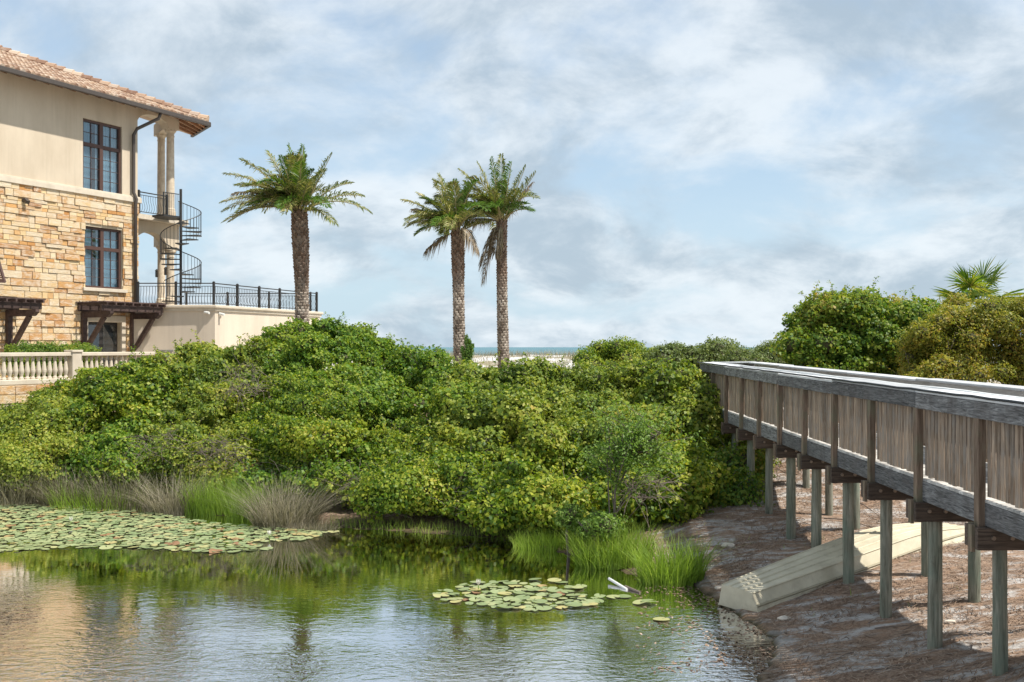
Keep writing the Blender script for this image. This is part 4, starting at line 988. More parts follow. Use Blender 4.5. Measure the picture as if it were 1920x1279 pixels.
while u < 1425:
    vC, vB, dF, dC = (pf(u, k) for k in (1, 2, 3, 4))
    span = vB - vC; nrow = max(3, int(span / 27))
    for j in range(nrow + 1):
        q = (j + rnd.uniform(-0.35, 0.35)) / nrow; q = min(1, max(0, q)); uu = u + rnd.uniform(-22, 22)
        vC2, vB2 = pf(uu, 1), pf(uu, 2)
        v = vB2 + (vC2 - vB2) * q; d = dF + (dC - dF) * (0.12 * q + 0.88 * q ** 1.35) + rnd.uniform(-0.35, 0.35) + 2.3 * mnoise.noise(Vector((uu * 0.013, v * 0.021, 3.7)))
        r = rnd.uniform(0.28, 0.6) if rnd.random() < 0.75 else rnd.uniform(0.6, 0.95)
        if q > 0.9: r = min(r, 0.5)
        c = P(uu, v + r * F / d * 0.75, d + r * 0.5)
        c.z = max(c.z, r * 0.95 + (0.14 if 575 < uu < 960 else 0.10))
        best = min(range(len(seeds)), key=lambda i: (seeds[i][0] - uu) ** 2 + 1.3 * (seeds[i][1] - v) ** 2)
        groups[best].append((tuple(c), r, rnd.uniform(0.7, 0.95)))
    # back of the crest
    for _ in range(1):
        d = dC + rnd.uniform(0.6, 1.8); c = P(u, pf(u, 1) + 38, d); groups[min(range(len(seeds)), key=lambda i: (seeds[i][0] - u) ** 2 + 1.3 * (seeds[i][1] - vC) ** 2)].append((tuple(c), 0.55, 0.9))
    u += 30
for i, (su, sv_, lb) in enumerate(seeds):
    if not groups[i]: continue
    shrub('vine_shrub', lb, groups[i], M_LEAF_DK if i == 16 else (M_LEAF, M_LEAF_C, M_LEAF, M_LEAF_B, M_LEAF_C, M_LEAF_C, M_LEAF_B, M_LEAF, M_LEAF_B, M_LEAF_B, M_LEAF, M_LEAF_C, M_LEAF, M_LEAF_C, M_LEAF_C, M_LEAF, M_LEAF)[i], (0.10, 0.085, 0.11)[i % 3], (370, 470, 320)[i % 3], 'vine covered shrubs along the far bank', n_shoot=75, shoot_len=0.55)

# bare twigs in the undercut of the bank
tw = MB()
for _ in range(1100):
    uu = rnd.choice([rnd.uniform(560, 1080), rnd.uniform(-40, 560), rnd.uniform(620, 1050)]); vB = pf(uu, 2); d = pf(uu, 3) + rnd.uniform(-0.5, 0.9)
    p = P(uu, vB + rnd.uniform(-15, 45), d + 0.3); p.z = max(p.z, 0.02 + hz(p.x, p.y)); L = rnd.uniform(0.3, 0.9); a = rnd.uniform(0, 6.28)
    dv = Vector((math.cos(a), 0.4 * math.sin(a), rnd.uniform(-0.2, 1.0))).normalized()
    tw.tube([p, p + dv * L * 0.5 + Vector((0, 0, rnd.uniform(-.05, .08))), p + dv * L + Vector((rnd.uniform(-.12, .12), 0, rnd.uniform(-.2, .05)))], [0.008, 0.006, 0.003], 3, False)
for (ua, ub, va, vb, dd_) in ((425, 490, 690, 745, 31.4), (240, 335, 815, 875, 28.9), (375, 450, 825, 880, 28.4), (900, 960, 760, 800, 29.0), (1180, 1240, 900, 935, 22.6)):
    for _ in range(90):
        p = P(rnd.uniform(ua, ub), rnd.uniform(va, vb), dd_ + rnd.uniform(-0.5, 0.4)); L = rnd.uniform(0.3, 0.8); dv = Vector((rnd.gauss(0, 1), rnd.gauss(0, .4) - 0.2, rnd.gauss(0.3, .6))).normalized()
        tw.tube([p, p + dv * L * 0.5 + Vector((0, 0, rnd.uniform(-.05, .08))), p + dv * L + Vector((rnd.uniform(-.12, .12), 0, rnd.uniform(-.25, .05)))], [0.009, 0.007, 0.004], 3, False)
tag(tw.build('bare_twigs', M_TWIG), 'tangle of bare grey twigs under the shrubs at the waterline', 'twigs', kind='stuff')

# shrubs behind and to the right
def cluster(u0, u1, v_top, v_bot, d, r, n, dspread=1.5, topfn=None):
    out = []
    for _ in range(n):
        k = rnd.random(); uu = u0 + (u1 - u0) * k
        edge = math.sin(math.pi * min(1, max(0, (k * 0.9 + 0.05)))) ** 0.45
        vt = (topfn(uu) if topfn else v_bot + (v_top - v_bot) * edge); q = rnd.random() ** 0.7
        v = v_bot + (vt - v_bot) * q; rr = r * rnd.uniform(0.6, 1.15); dd = d + rnd.uniform(-dspread, dspread) * (1 - 0.5 * q)
        out.append((tuple(P(uu, v + rr * F / dd * 0.8, dd)), rr, rnd.uniform(0.75, 1)))
    return out
def top_of(pts):
    a = np.array(pts); return lambda x: float(np.interp(x, a[:, 0], a[:, 1]))
shrub('dune_shrub', 'clipped-looking green dune shrub between the sand and the boardwalk end', cluster(1085, 1225, 634, 690, 46, 0.55, 45, 1.2, top_of([(1075, 680), (1100, 652), (1130, 637), (1170, 634), (1210, 646), (1235, 660)])), M_LEAF, 0.09, 230, 'dune shrubs')
shrub('dune_shrub', 'bright green dune shrub above the far boardwalk corner', cluster(1235, 1380, 632, 690, 43, 0.55, 45, 1.2, top_of([(1230, 650), (1270, 640), (1310, 645), (1345, 632), (1375, 640)])), M_LEAF_GR, 0.09, 230, 'dune shrubs')
shrub('dune_shrub', 'grey-green dune shrub left of the tall dark shrub', cluster(1375, 1500, 632, 690, 41, 0.55, 42, 1.2, top_of([(1375, 650), (1420, 640), (1460, 630), (1500, 625)])), M_LEAF_GR, 0.07, 260, 'dune shrubs')
shrub('tall_shrub', 'tall dark green vine-hung shrub behind the boardwalk', cluster(1488, 1745, 540, 715, 31.0, 0.5, 150, 1.7, top_of([(1480, 640), (1492, 590), (1520, 560), (1560, 545), (1610, 540), (1650, 556), (1700, 560), (1750, 552)])), M_LEAF_DK, 0.10, 330, None, 70, 0.8, corek=0.6)
shrub('tall_shrub', 'olive and orange tinted fine-leaved shrub at the right edge behind the boardwalk', cluster(1700, 2360, 545, 745, 26.0, 0.36, 390, 1.3, top_of([(1690, 690), (1720, 610), (1760, 575), (1820, 560), (1900, 550), (2080, 540), (2360, 600)])), M_LEAF_OL, 0.065, 520, None, 110, 0.6, corek=0.5, wid=0.3)
shrub('tall_shrub', 'yellow-green shrub top between the dark shrub and the fan palm', cluster(1640, 1800, 545, 640, 33.5, 0.5, 40, 1.0, top_of([(1640, 570), (1700, 548), (1760, 545), (1800, 550)])), M_LEAF_OL, 0.08, 300, None, 14, 0.5)
# hedge behind the balustrade
hl = []
for i in range(26):
    t_ = fu(28, 2.6) + (fu(168, 2.6) - fu(28, 2.6)) * i / 25; q = W(t_, ZG + 0.75 + rnd.uniform(-.05, .05), 2.6 + rnd.uniform(-.2, .2)); hl.append((tuple(q), 0.42, 1.0)); hl.append((tuple(q - UZ * 0.45), 0.4, 1.0))
ztp = ZC - (647 - 651) / F * W(fu(100, 2.6), 0, 2.6).y
hl = [((c[0], c[1], c[2] + ztp - (ZG + 0.75 + 0.40)), r, s) for c, r, s in hl]
shrub('hedge', 'clipped dark green hedge behind the stone balustrade', hl, M_LEAF_DK, 0.06, 500, None, 0, cat='hedge', stems=4)

# fan palm top on the right
fp = P(1832, 568, 35); fan = thing('fan_palm', 'fan palm with spiky leaves showing above the right-hand shrubs', 'palm', (fp.x, fp.y, hz(fp.x, fp.y)))
m = MB(); m.tube([Vector((fp.x, fp.y, hz(fp.x, fp.y) - 0.3)), Vector((fp.x, fp.y, fp.z - 0.2))], [0.2, 0.17], 10); m.build('trunk', M_PALMTRUNK, fan)
for i in range(17):
    a = rnd.uniform(0, 6.28); el = rnd.uniform(0.05, 1.1); dv = Vector((math.cos(a) * math.cos(el), 0.6 * math.sin(a) * math.cos(el), math.sin(el))).normalized(); hub = fp + dv * rnd.uniform(0.4, 0.95)
    sd_ = dv.cross(UZ).normalized(); upv = sd_.cross(dv)
    f = MB(); f.tube([fp - UZ * 0.1, hub], 0.015, 4, False)
    for j in range(26):
        b = R(-115 + 230 * j / 25); w_ = (dv * math.cos(b) + sd_ * math.sin(b) + upv * rnd.uniform(-0.1, 0.15)).normalized(); L = rnd.uniform(0.85, 1.15) * (1 - 0.25 * abs(b) / 2); sw = w_.cross(upv).normalized() * 0.022
        tip = hub + w_ * L - UZ * 0.1; mid = hub + w_ * L * 0.55
        f.add([hub - sw * .5, mid - sw, tip, mid + sw, hub + sw * .5], [(0, 1, 2, 3, 4)])
    f.build('fan_leaf', M_LEAF_DK, fan)

# ------------------------------------------------------------------ date palms
def frond(parent, p0, tip, arch, mat, llen=0.42, npair=58, vee=0.5, droop=0.35, seed=0):
    p0, tip = Vector(p0), Vector(tip); L = (tip - p0).length
    ctrl = p0.lerp(tip, 0.45) + UZ * arch * L
    def bz(k): return p0 * (1 - k) ** 2 + ctrl * 2 * k * (1 - k) + tip * k * k
    def bd(k): return ((ctrl - p0) * (1 - k) + (tip - ctrl) * k).normalized()
    m = MB(); m.tube([bz(i / 9) for i in range(10)], [0.035 * (1 - 0.9 * i / 9) + 0.003 for i in range(10)], 4, False)
    st = m.build('frond', M_RACHIS if mat is not M_FROND_D else M_FROND_D, parent)
    V = []
    wind = Vector((-0.6, 0.1, -0.1))
    for i in range(npair):
        k = 0.13 + 0.87 * (i + 0.5) / npair; p = bz(k); d = bd(k); s = d.cross(UZ)
        s = s.normalized() if s.length > 0.05 else Vector((1, 0, 0)); upv = s.cross(d).normalized()
        ll = llen * (0.45 + 0.75 * math.sin(math.pi * min(1, 0.12 + k * 0.86)) ** 0.8) * (1 - 0.35 * max(0, k - 0.8) / 0.2)
        for sg in (-1, 1):
            dv = (d * (0.62 + 0.5 * k) + s * sg * rnd.uniform(0.75, 1.0) + upv * (vee + rnd.uniform(-.25, .25)) + wind * rnd.uniform(0.2, 1.0)).normalized()
            e = p + dv * ll * rnd.uniform(0.8, 1.1) - UZ * (droop * ll * rnd.uniform(0.3, 1.2)); mid = p + dv * ll * 0.5
            w = dv.cross(upv + Vector((rnd.gauss(0, .4), rnd.gauss(0, .4), 0))).normalized() * 0.027
            V += [tuple(p - w * 0.5), tuple(mid - w), tuple(e), tuple(mid + w)]
    np_mesh('leaflets', np.array(V), np.arange(len(V)).reshape(-1, 4), mat, st, 'stuff')
def date_palm(label, d, base_uv, top_uv, r0, r1, tips, extra, shaft_old=0.0, hang=()):
    b = P(base_uv[0], base_uv[1], d); b.z = hz(b.x, b.y) - 0.1; tp = P(top_uv[0], top_uv[1], d)
    root = thing('date_palm', label, 'palm', b, 'date palms behind the thicket')
    n = 16; mid_off = rnd.uniform(-0.08, 0.08)
    def ax(k): return b.lerp(tp, k) + Vector((mid_off * math.sin(math.pi * k), 0, 0))
    def rad(k): return r0 * (1.12 - 0.2 * k) if k < 0.55 else r0 * 1.01 + (r1 - r0 * 1.01) * sstep(0.55, 0.85, k) * (1 - 0.45 * max(0, (k - 0.9) / 0.1))
    m = MB(); m.tube([ax(i / n) for i in range(n + 1)], [float(rad(i / n)) * 0.9 for i in range(n + 1)], 14); m.build('trunk', M_PALMTRUNK, root)
    bt = MB(); H = (tp - b).length; rows = int(H / 0.115)
    for i in range(rows):
        k = (i + 0.5) / rows; rr = float(rad(k)) * 0.88; c = ax(k); cntb = 9
        for j in range(cntb):
            a = 2 * math.pi * (j + 0.5 * (i % 2)) / cntb + rnd.uniform(-.08, .08) + i * 0.05
            o = Vector((math.cos(a), math.sin(a), 0)); s = Vector((-o.y, o.x, 0)); wd = rr * 0.33 * rnd.uniform(0.8, 1.1)
            shag = 1.0 + 1.6 * float(sstep(0.55, 0.8, k)); pr = rnd.uniform(0.035, 0.06) * (1 + 0.35 * (shag - 1)); hh = 0.075 * (1 + 0.35 * (shag - 1))
            q = c + o * rr
            bt.add([q - s * wd - UZ * hh, q + s * wd - UZ * hh, q + s * wd * 0.7 + UZ * hh * 0.8 + o * pr, q - s * wd * 0.7 + UZ * hh * 0.8 + o * pr, q + UZ * hh * 1.3 + o * pr * 0.2 - s * wd * .6, q + UZ * hh * 1.3 + o * pr * 0.2 + s * wd * .6],
                   [(0, 1, 2, 3), (3, 2, 5, 4), (0, 3, 4), (1, 5, 2)])
    tag(bt.build('leaf_bases', M_BOOT, root), kind='stuff')
    for (du, dv_, dd, arch, kind) in tips:
        mat = {'g': M_FROND, 'y': M_FROND_Y, 'd': M_FROND_D}[kind]
        e = P(top_uv[0] + du, top_uv[1] + dv_, d + dd); s0 = tp + Vector((0.12 * math.copysign(1, du) * min(1, abs(du) / 60), 0.12 * (1 if dd > 0 else -1), -0.05))
        frond(root, s0, e, arch + (0.07 if du < -30 else 0.03), mat, 0.52 * (d / 42), vee=0.45 if kind != 'd' else 0.0, droop=0.5 if kind != 'd' else 0.9)
    for i in range(extra):
        a = rnd.uniform(0, 6.28); el = rnd.uniform(0.15, 1.25); L = rnd.uniform(1.8, 3.0); dvx = Vector((math.cos(a) * math.cos(el) - 0.55, math.sin(a) * math.cos(el), math.sin(el))).normalized()
        e = tp + dvx * L + UZ * (-0.85 + 0.3 * el); mat = M_FROND if rnd.random() < 0.7 else M_FROND_Y
        frond(root, tp + dvx * 0.12, e, rnd.uniform(0.26, 0.46), mat, 0.52 * (d / 42))
    return root
date_palm('leftmost date palm, full crown leaning left, thick trunk before the terrace', 40.0, (564, 640), (561, 398), 0.27, 0.315,
    [(-140, -72, 0.5, 0.16, 'g'), (-146, -18, -0.8, 0.2, 'g'), (-143, -2, 0.8, 0.22, 'g'), (-110, -100, -0.6, 0.14, 'g'), (-60, -115, 0.7, 0.1, 'g'), (-20, -128, 0.2, 0.06, 'y'), (8, -125, -0.5, 0.06, 'y'), (-35, -105, -0.8, 0.1, 'y'),
     (62, -110, 0.4, 0.02, 'g'), (50, -80, -0.7, 0.08, 'g'), (100, -55, 0.9, 0.2, 'g'), (134, 0, -0.3, 0.3, 'g'), (120, -30, 0.8, 0.22, 'g'), (68, 22, -0.9, 0.3, 'g'), (-95, -40, -1.5, 0.2, 'g'), (-120, -50, 1.4, 0.2, 'g'), (20, -60, -1.8, 0.15, 'g'), (-125, -35, 0.1, 0.2, 'd'), (-75, -85, 1.2, 0.15, 'g')], 34)
date_palm('middle date palm, shorter of the close pair, drooping dead fronds', 44.0, (862, 690), (858, 432), 0.245, 0.27,
    [(-104, -57, 0.5, 0.12, 'g'), (-96, -22, -0.6, 0.2, 'g'), (-75, -70, 0.8, 0.1, 'g'), (-45, -95, -0.5, 0.06, 'g'), (-35, -105, 0.6, 0.06, 'g'), (-5, -95, 0.3, 0.05, 'y'), (25, -85, 0.8, 0.05, 'g'), (-60, 40, 0.3, 0.05, 'd'), (40, 40, -0.5, 0.55, 'd'), (60, -15, 0.5, 0.1, 'g'), (55, -40, 0.8, 0.1, 'g'), (-85, -40, 1.3, 0.15, 'd'), (-70, -10, -1.4, 0.2, 'g'), (-40, -60, -1.6, 0.12, 'g'), (-90, -12, 0.9, 0.12, 'g'), (-25, 5, -1.2, 0.3, 'g')], 24)
date_palm('right date palm of the close pair, tallest, crown blown left', 45.0, (945, 700), (941, 415), 0.235, 0.20,
    [(-80, -98, 0.5, 0.1, 'g'), (-70, -75, -0.7, 0.12, 'g'), (-60, -50, 0.7, 0.15, 'g'), (-45, -110, 0.3, 0.08, 'g'), (-20, -118, -0.4, 0.04, 'y'), (0, -125, 0.5, 0.02, 'g'), (18, -110, -0.5, 0.02, 'y'), (45, -103, 0.4, 0.0, 'g'), (64, -92, -0.4, 0.0, 'g'), (58, -72, 0.6, 0.0, 'd'), (30, -60, -1.0, 0.05, 'g'), (-40, 85, -0.3, 0.12, 'd'), (-35, 115, 0.3, 0.14, 'd'), (-55, -15, -1.0, 0.2, 'g'), (-20, -60, -1.5, 0.1, 'g'), (-68, 2, 0.6, 0.15, 'd'), (-75, -30, 0.2, 0.15, 'g'), (-12, 60, -0.5, 0.1, 'd')], 22)
# young pine beside the middle palm
yp = P(876, 692, 43); ypz = hz(yp.x, yp.y); pine = thing('young_pine', 'small upright bright green pine beside the middle palm trunk', 'tree', (yp.x, yp.y, ypz))
top_p = P(874, 628, 43); m = MB(); m.tube([Vector((yp.x, yp.y, ypz - 0.1)), top_p], [0.06, 0.02], 6); m.build('trunk', M_TWIG, pine)
Pn, Nn, Sn = [], [], []
for (u0, v0, u1, v1) in ((876, 690, 874, 628), (878, 690, 886, 645), (874, 692, 866, 650), (877, 685, 880, 636)):
    for i in range(420):
        k = rnd.random(); q = P(u0 + (u1 - u0) * k, v0 + (v1 - v0) * k, 43 + rnd.gauss(0, .08)); a = rnd.uniform(0, 6.28); w_ = 0.20 * (1 - 0.6 * k)
        Pn.append((q.x + math.cos(a) * w_ * rnd.random(), q.y + math.sin(a) * w_ * rnd.random(), q.z)); Nn.append((math.cos(a), math.sin(a), 0.2)); Sn.append(rnd.uniform(0.14, 0.24))
tag(leaves('needles', np.array(Pn), np.array(Nn), np.array(Sn), M_FROND_Y, pine, wid=0.09), kind='stuff')

# sapling in front of the thicket
sb = P(1152, 962, 21.0); sbz = hz(sb.x, sb.y); sap = thing('sapling', 'slender light green sapling leaning right in front of the thicket', 'tree', (sb.x, sb.y, sbz))
stm = MB(); main = [Vector((sb.x, sb.y, sbz - 0.1)), P(1153, 920, 20.9), P(1162, 880, 20.9), P(1180, 852, 20.9), P(1205, 835, 20.8), P(1240, 812, 20.8)]
stm.tube([main[0] + Vector((-0.05, 0, 0)), P(1140, 900, 20.9), P(1138, 850, 20.9), P(1150, 790, 20.9)], [0.018, 0.015, 0.012, 0.006], 5)
stm.tube(main, [0.026, 0.024, 0.022, 0.018, 0.014, 0.008], 6); Pl, Nl, Sl = [], [], []
stm.build('trunk', M_TWIG, sap)
brm = MB()
for i in range(56):
    k = rnd.uniform(0.12, 1.0); s0 = main[min(4, int(k * 5))].lerp(main[min(5, int(k * 5) + 1)], (k * 5) % 1)
    vv_ = rnd.uniform(745, 905); e = P(1180 + rnd.gauss(0, 30 + 0.22 * (vv_ - 745)), vv_, 20.9 + rnd.gauss(0, 0.4)); mid = s0.lerp(e, 0.5) + Vector((rnd.gauss(0, .05), 0, 0.08)); brm.tube([s0, mid, e], [0.012, 0.008, 0.004], 4, False)
    for j in range(85):
        k2 = rnd.uniform(0.25, 1.08); q = s0.lerp(mid, k2 * 2) if k2 < 0.5 else mid.lerp(e, k2 * 2 - 1); Pl.append((q.x + rnd.gauss(0, .09), q.y + rnd.gauss(0, .09), q.z + rnd.gauss(0, .09))); Nl.append((rnd.gauss(0, .7), rnd.gauss(-.3, .7), 0.7)); Sl.append(rnd.uniform(0.06, 0.11))
tag(brm.build('branches', M_TWIG, sap), kind='stuff')
tag(leaves('foliage', np.array(Pl), np.array(Nl), np.array(Sl), M_LEAF_SAP, sap, wid=0.2), kind='stuff')
lob = [(tuple(P(1130 + rnd.gauss(0, 24), 985 + rnd.gauss(0, 16), 21.0 + rnd.gauss(0, .3))), rnd.uniform(0.15, 0.28), 1.0) for _ in range(16)]
shrub('bush', 'small fresh green bush at the foot of the sapling by the water', lob, M_LEAF_SAP, 0.07, 700, None, 10, 0.35, cat='bush', stems=3, wid=0.25)

# ------------------------------------------------------------------ grasses
def clump(name, label, u0, v0, n, spread, hgt, lean, mat, wdt=0.0095, group=None, bias=(0, 0)):
    c = G(u0, v0); cz = hz(c.x, c.y)
    a = rng.uniform(0, 6.28, n); rr = spread * np.sqrt(rng.random(n)); bx = c.x + np.cos(a) * rr; by = c.y + 0.6 * np.sin(a) * rr
    bz_ = np.maximum(height(bx, by), -0.05); la = np.stack([np.cos(a), np.sin(a), np.zeros(n)], 1) * (lean * rng.random(n) * (0.6 + 1.0 * rr / spread))[:, None] + np.array([*bias, 0]) + rng.normal(size=(n, 3)) * np.array([.28, .25, 0])
    la[:, 2] = 0
    o = blades(name, np.stack([bx, by, bz_], 1), hgt * rng.uniform(0.3, 1.15, n), la, np.full(n, wdt), mat)
    o['kind'] = 'thing'; del o['kind']
    return tag(o, label, 'grass', group)
GD = 'dry grass clumps on the left shore'
clump('grass_clump', 'dry tall grass clump at the far left picture edge', 22, 944, 770, 0.95, 1.3, 0.8, M_DRY, group=GD)
clump('grass_clump', 'pale dry grass clump second from the left on the shore', 128, 946, 715, 0.75, 1.15, 0.95, M_DRY, group=GD)
clump('grass_clump', 'greyish green grass clump in the middle of the left shore', 225, 952, 715, 0.8, 1.15, 0.7, M_DRY, group=GD)
clump('grass_clump', 'dry grass clump just left of the bright green reeds', 325, 960, 825, 0.75, 1.2, 0.95, M_DRY, group=GD, bias=(-0.1, 0))
clump('grass_clump', 'large arching dry grass clump furthest right on the left shore', 535, 985, 1100, 0.8, 1.35, 1.0, M_DRY, group=GD, bias=(0.15, 0))
clump('reed_patch', 'bright green reed patch between two dry grass clumps', 405, 962, 1200, 0.85, 1.0, 0.3, M_REED, 0.010)
clump('reed_patch', 'bright green reeds left of the arching dry clump', 468, 972, 700, 0.6, 1.0, 0.3, M_REED, 0.010)
clump('reed_patch', 'fresh green reeds below the small bush at the water edge', 1150, 1060, 1500, 0.8, 0.8, 0.35, M_REED, 0.012)
clump('reed_patch', 'fresh green reed tuft nearest the boat', 1258, 1092, 1000, 0.62, 0.85, 0.5, M_REED, 0.012)
clump('reed_patch', 'low green weeds along the water left of the taller reeds', 1040, 1024, 1500, 0.95, 0.45, 0.5, M_REED, 0.008, bias=(0.1, 0))
clump('grass_clump', 'heap of dry straw on the bank right of the sapling', 1255, 968, 900, 0.6, 0.55, 1.1, M_STRAW, 0.005)
clump('grass_clump', 'flattened dry grass at the water below the arching clump', 590, 992, 500, 0.6, 0.35, 1.2, M_DRY, 0.005)
clump('reed_patch', 'thin green grass growing through the dry clumps near the left edge', 185, 952, 700, 1.3, 0.8, 0.5, M_REED, 0.009)
# low weeds along the undercut shore
n = 900; uu = rng.uniform(620, 1010, n); vv = np.interp(uu, [s[0] for s in shore_px], [s[1] for s in shore_px]) - rng.uniform(0, 14, n)
dd = ZC * F / (vv - 651); bs = np.stack([(uu - 960) / F * dd, dd, np.zeros(n)], 1); bs[:, 2] = np.maximum(height(bs[:, 0], bs[:, 1]), 0)
tag(blades('shore_weeds', bs, rng.uniform(0.08, 0.35, n), rng.normal(size=(n, 3)) * np.array([.4, .3, 0]), np.full(n, 0.006), M_REED), 'short green weeds along the shaded shoreline', 'weeds', kind='stuff')
# dune grass
n = 30000; bx = rng.uniform(-8, 26, n); by = rng.uniform(44, 66, n); cl = np.sin(bx * 1.7 + np.sin(by * 1.1) * 2) + np.sin(by * 1.9 + bx * 0.6); keep = (cl + rng.normal(size=n) * 0.6 > 0.1) | (by > 60)
bs = np.stack([bx, by, height(bx, by)], 1)[keep]
tag(blades('dune_grass', bs, rng.uniform(0.2, 0.5, len(bs)), rng.normal(size=(len(bs), 3)) * np.array([.35, .3, 0]), np.full(len(bs), 0.010), M_DRY, seg=3), 'sparse dry beach grass on the white dune', 'grass', kind='stuff')
# straw litter on the bank under the boardwalk
n = 62000; bx = rng.uniform(2.6, 12.5, n); by = rng.uniform(10, 27, n); sdv = pond_sd(bx, by); m_ = (sdv > 0.12) & (np.sin(bx * 1.9 + by * 1.3) + np.sin(by * 2.7 - bx * 0.8) + rng.normal(size=n) * 0.7 > -0.9); bx, by = bx[m_], by[m_]; n = len(bx)
a = rng.uniform(0, 6.28, n); L = rng.uniform(0.05, 0.16, n); z0 = height(bx, by) + rng.uniform(0.004, 0.035, n); ex, ey = bx + np.cos(a) * L, by + np.sin(a) * L
z1 = height(ex, ey) + rng.uniform(0.004, 0.05, n); wx, wy = -np.sin(a) * 0.005, np.cos(a) * 0.005
V = np.stack([np.stack([bx - wx, by - wy, z0], 1), np.stack([bx + wx, by + wy, z0], 1), np.stack([ex + wx, ey + wy, z1], 1), np.stack([ex - wx, ey - wy, z1], 1)], 1).reshape(-1, 3)
o = np_mesh('pine_straw', V, np.arange(n * 4).reshape(-1, 4), M_STRAW); tag(o, 'brown pine straw litter covering the bank', 'litter', kind='stuff')
# loose twigs and cones on the bank, uncountable
tg = MB()
for _ in range(260):
    x = rnd.uniform(3.6, 12); y = rnd.uniform(11, 26)
    if hz(x, y) < 0.1: continue
    a = rnd.uniform(0, 6.28); L = rnd.uniform(0.1, 0.5); x2, y2 = x + math.cos(a) * L, y + math.sin(a) * L
    xm_, ym_ = (x + x2) / 2 + rnd.uniform(-.04, .04), (y + y2) / 2 + rnd.uniform(-.04, .04)
    tg.tube([(x, y, hz(x, y) + 0.012), (xm_, ym_, hz(xm_, ym_) + rnd.uniform(0.015, 0.05)), (x2, y2, hz(x2, y2) + 0.012)], [0.008, 0.007, 0.004], 4)
tag(tg.build('ground_twigs', M_TWIG), 'scattered small twigs on the straw covered bank', 'twigs', kind='stuff')
n = 260; bx = rng.uniform(3.4, 7.5, n); by = rng.uniform(15.5, 24, n); cl = np.sin(bx * 4.1) * np.sin(by * 3.7 + bx); k_ = (cl > 0.55) & (pond_sd(bx, by) > 0.1); bs = np.stack([bx, by, height(bx, by)], 1)[k_]
tag(blades('bank_weeds', bs, rng.uniform(0.05, 0.18, len(bs)), rng.normal(size=(len(bs), 3)) * np.array([.5, .4, 0]), np.full(len(bs), 0.007), M_REED), 'few small green weeds sprouting on the bank', 'weeds', kind='stuff')
# fallen sticks on the bank
for i, (u0, v0, u1, v1, lb) in enumerate(((1545, 978, 1640, 1000, 'long thin fallen branch behind the pilings'), (1590, 955, 1660, 985, 'bent dry twig on the ground below the boardwalk'))):
    p, q = G(u0, v0, 0.6), G(u1, v1, 0.6); p.z = hz(p.x, p.y) + 0.03; q.z = hz(q.x, q.y) + 0.03; mm = p.lerp(q, 0.5) + Vector((0, 0.1, 0.06))
    m = MB(); m.tube([p, mm, q], [0.014, 0.011, 0.006], 5); tag(m.build('fallen_branch', M_TWIG), lb, 'branch')

# ------------------------------------------------------------------ lily pads
def pad_mesh(curl, notch):
    bm_ = bmesh.new(); n = 16; vs_ = [bm_.verts.new((0, 0, 0.0))]
    for i in range(n + 1):
        a = notch + (2 * math.pi - 2 * notch) * i / n; r = 1 + 0.04 * math.sin(a * 3 + curl * 40); vs_.append(bm_.verts.new((r * math.cos(a), r * math.sin(a), curl * max(0, math.sin(a * 1.5 + curl * 9)))))
    for i in range(1, n + 1): bm_.faces.new((vs_[0], vs_[i], vs_[i + 1]))
    me = bpy.data.meshes.new('lily_pad'); bm_.to_mesh(me); bm_.free(); return me
pads = [pad_mesh(c, nt) for c, nt in ((0.02, 0.12), (0.06, 0.2), (0.0, 0.1), (0.12, 0.15))]
for me in pads: me.materials.append(M_PAD)
bpads = [pad_mesh(0.35, 0.3), pad_mesh(0.25, 0.2)]
for me in bpads: me.materials.append(M_PADBROWN)
def in_poly(x, y, poly):
    c = False
    for (ax, ay), (bx_, by_) in zip(poly, poly[1:] + poly[:1]):
        if (ay > y) != (by_ > y) and x < (bx_ - ax) * (y - ay) / (by_ - ay) + ax: c = not c
    return c
left_poly = [(-120, 944), (180, 948), (300, 965), (420, 984), (500, 990), (615, 1000), (580, 1012), (500, 1018), (470, 1034), (400, 1037), (300, 1031), (150, 1027), (0, 1035), (-120, 1035)]
small_poly = [(805, 1112), (850, 1102), (900, 1092), (960, 1090), (1010, 1098), (1060, 1108), (1110, 1120), (1130, 1132), (1070, 1142), (1000, 1147), (930, 1140), (860, 1132), (815, 1124)]
def scatter(poly, n_try, rmin, gap, u_rng, v_rng):
    out = []
    for _ in range(n_try):
        v = rnd.uniform(*v_rng); uu = rnd.uniform(*u_rng)
        if not in_poly(uu, v, poly): continue
        p = G(uu, v); r = rnd.uniform(rmin * 0.7, rmin * 1.75)
        if all((p.x - q[0]) ** 2 + (p.y - q[1]) ** 2 > (gap * (r + q[2])) ** 2 for q in out): out.append((p.x, p.y, r, uu, v))
    return out
sp1 = scatter(small_poly, 3000, 0.092, 0.78, (800, 1135), (1088, 1150))
for uu, v in ((1003, 1088), (1040, 1090), (1052, 1092), (1068, 1102), (1080, 1104), (1125, 1120), (1150, 1120), (1170, 1119), (1200, 1132), (1215, 1130), (1240, 1162), (1090, 1100)): p = G(uu, v); sp1.append((p.x, p.y, rnd.uniform(0.10, 0.15), uu, v))
sp2 = scatter(left_poly, 13000, 0.088, 0.72, (-120, 620), (944, 1038))
for uu, v in ((560, 1003), (590, 1001), (545, 996), (625, 999), (500, 1030), (405, 1036)): p = G(uu, v); sp2.append((p.x, p.y, 0.15, uu, v))
sp2.sort(key=lambda q: q[1])
nsing = max(0, 295 - len(sp1)); restm = MB(); nb = 0
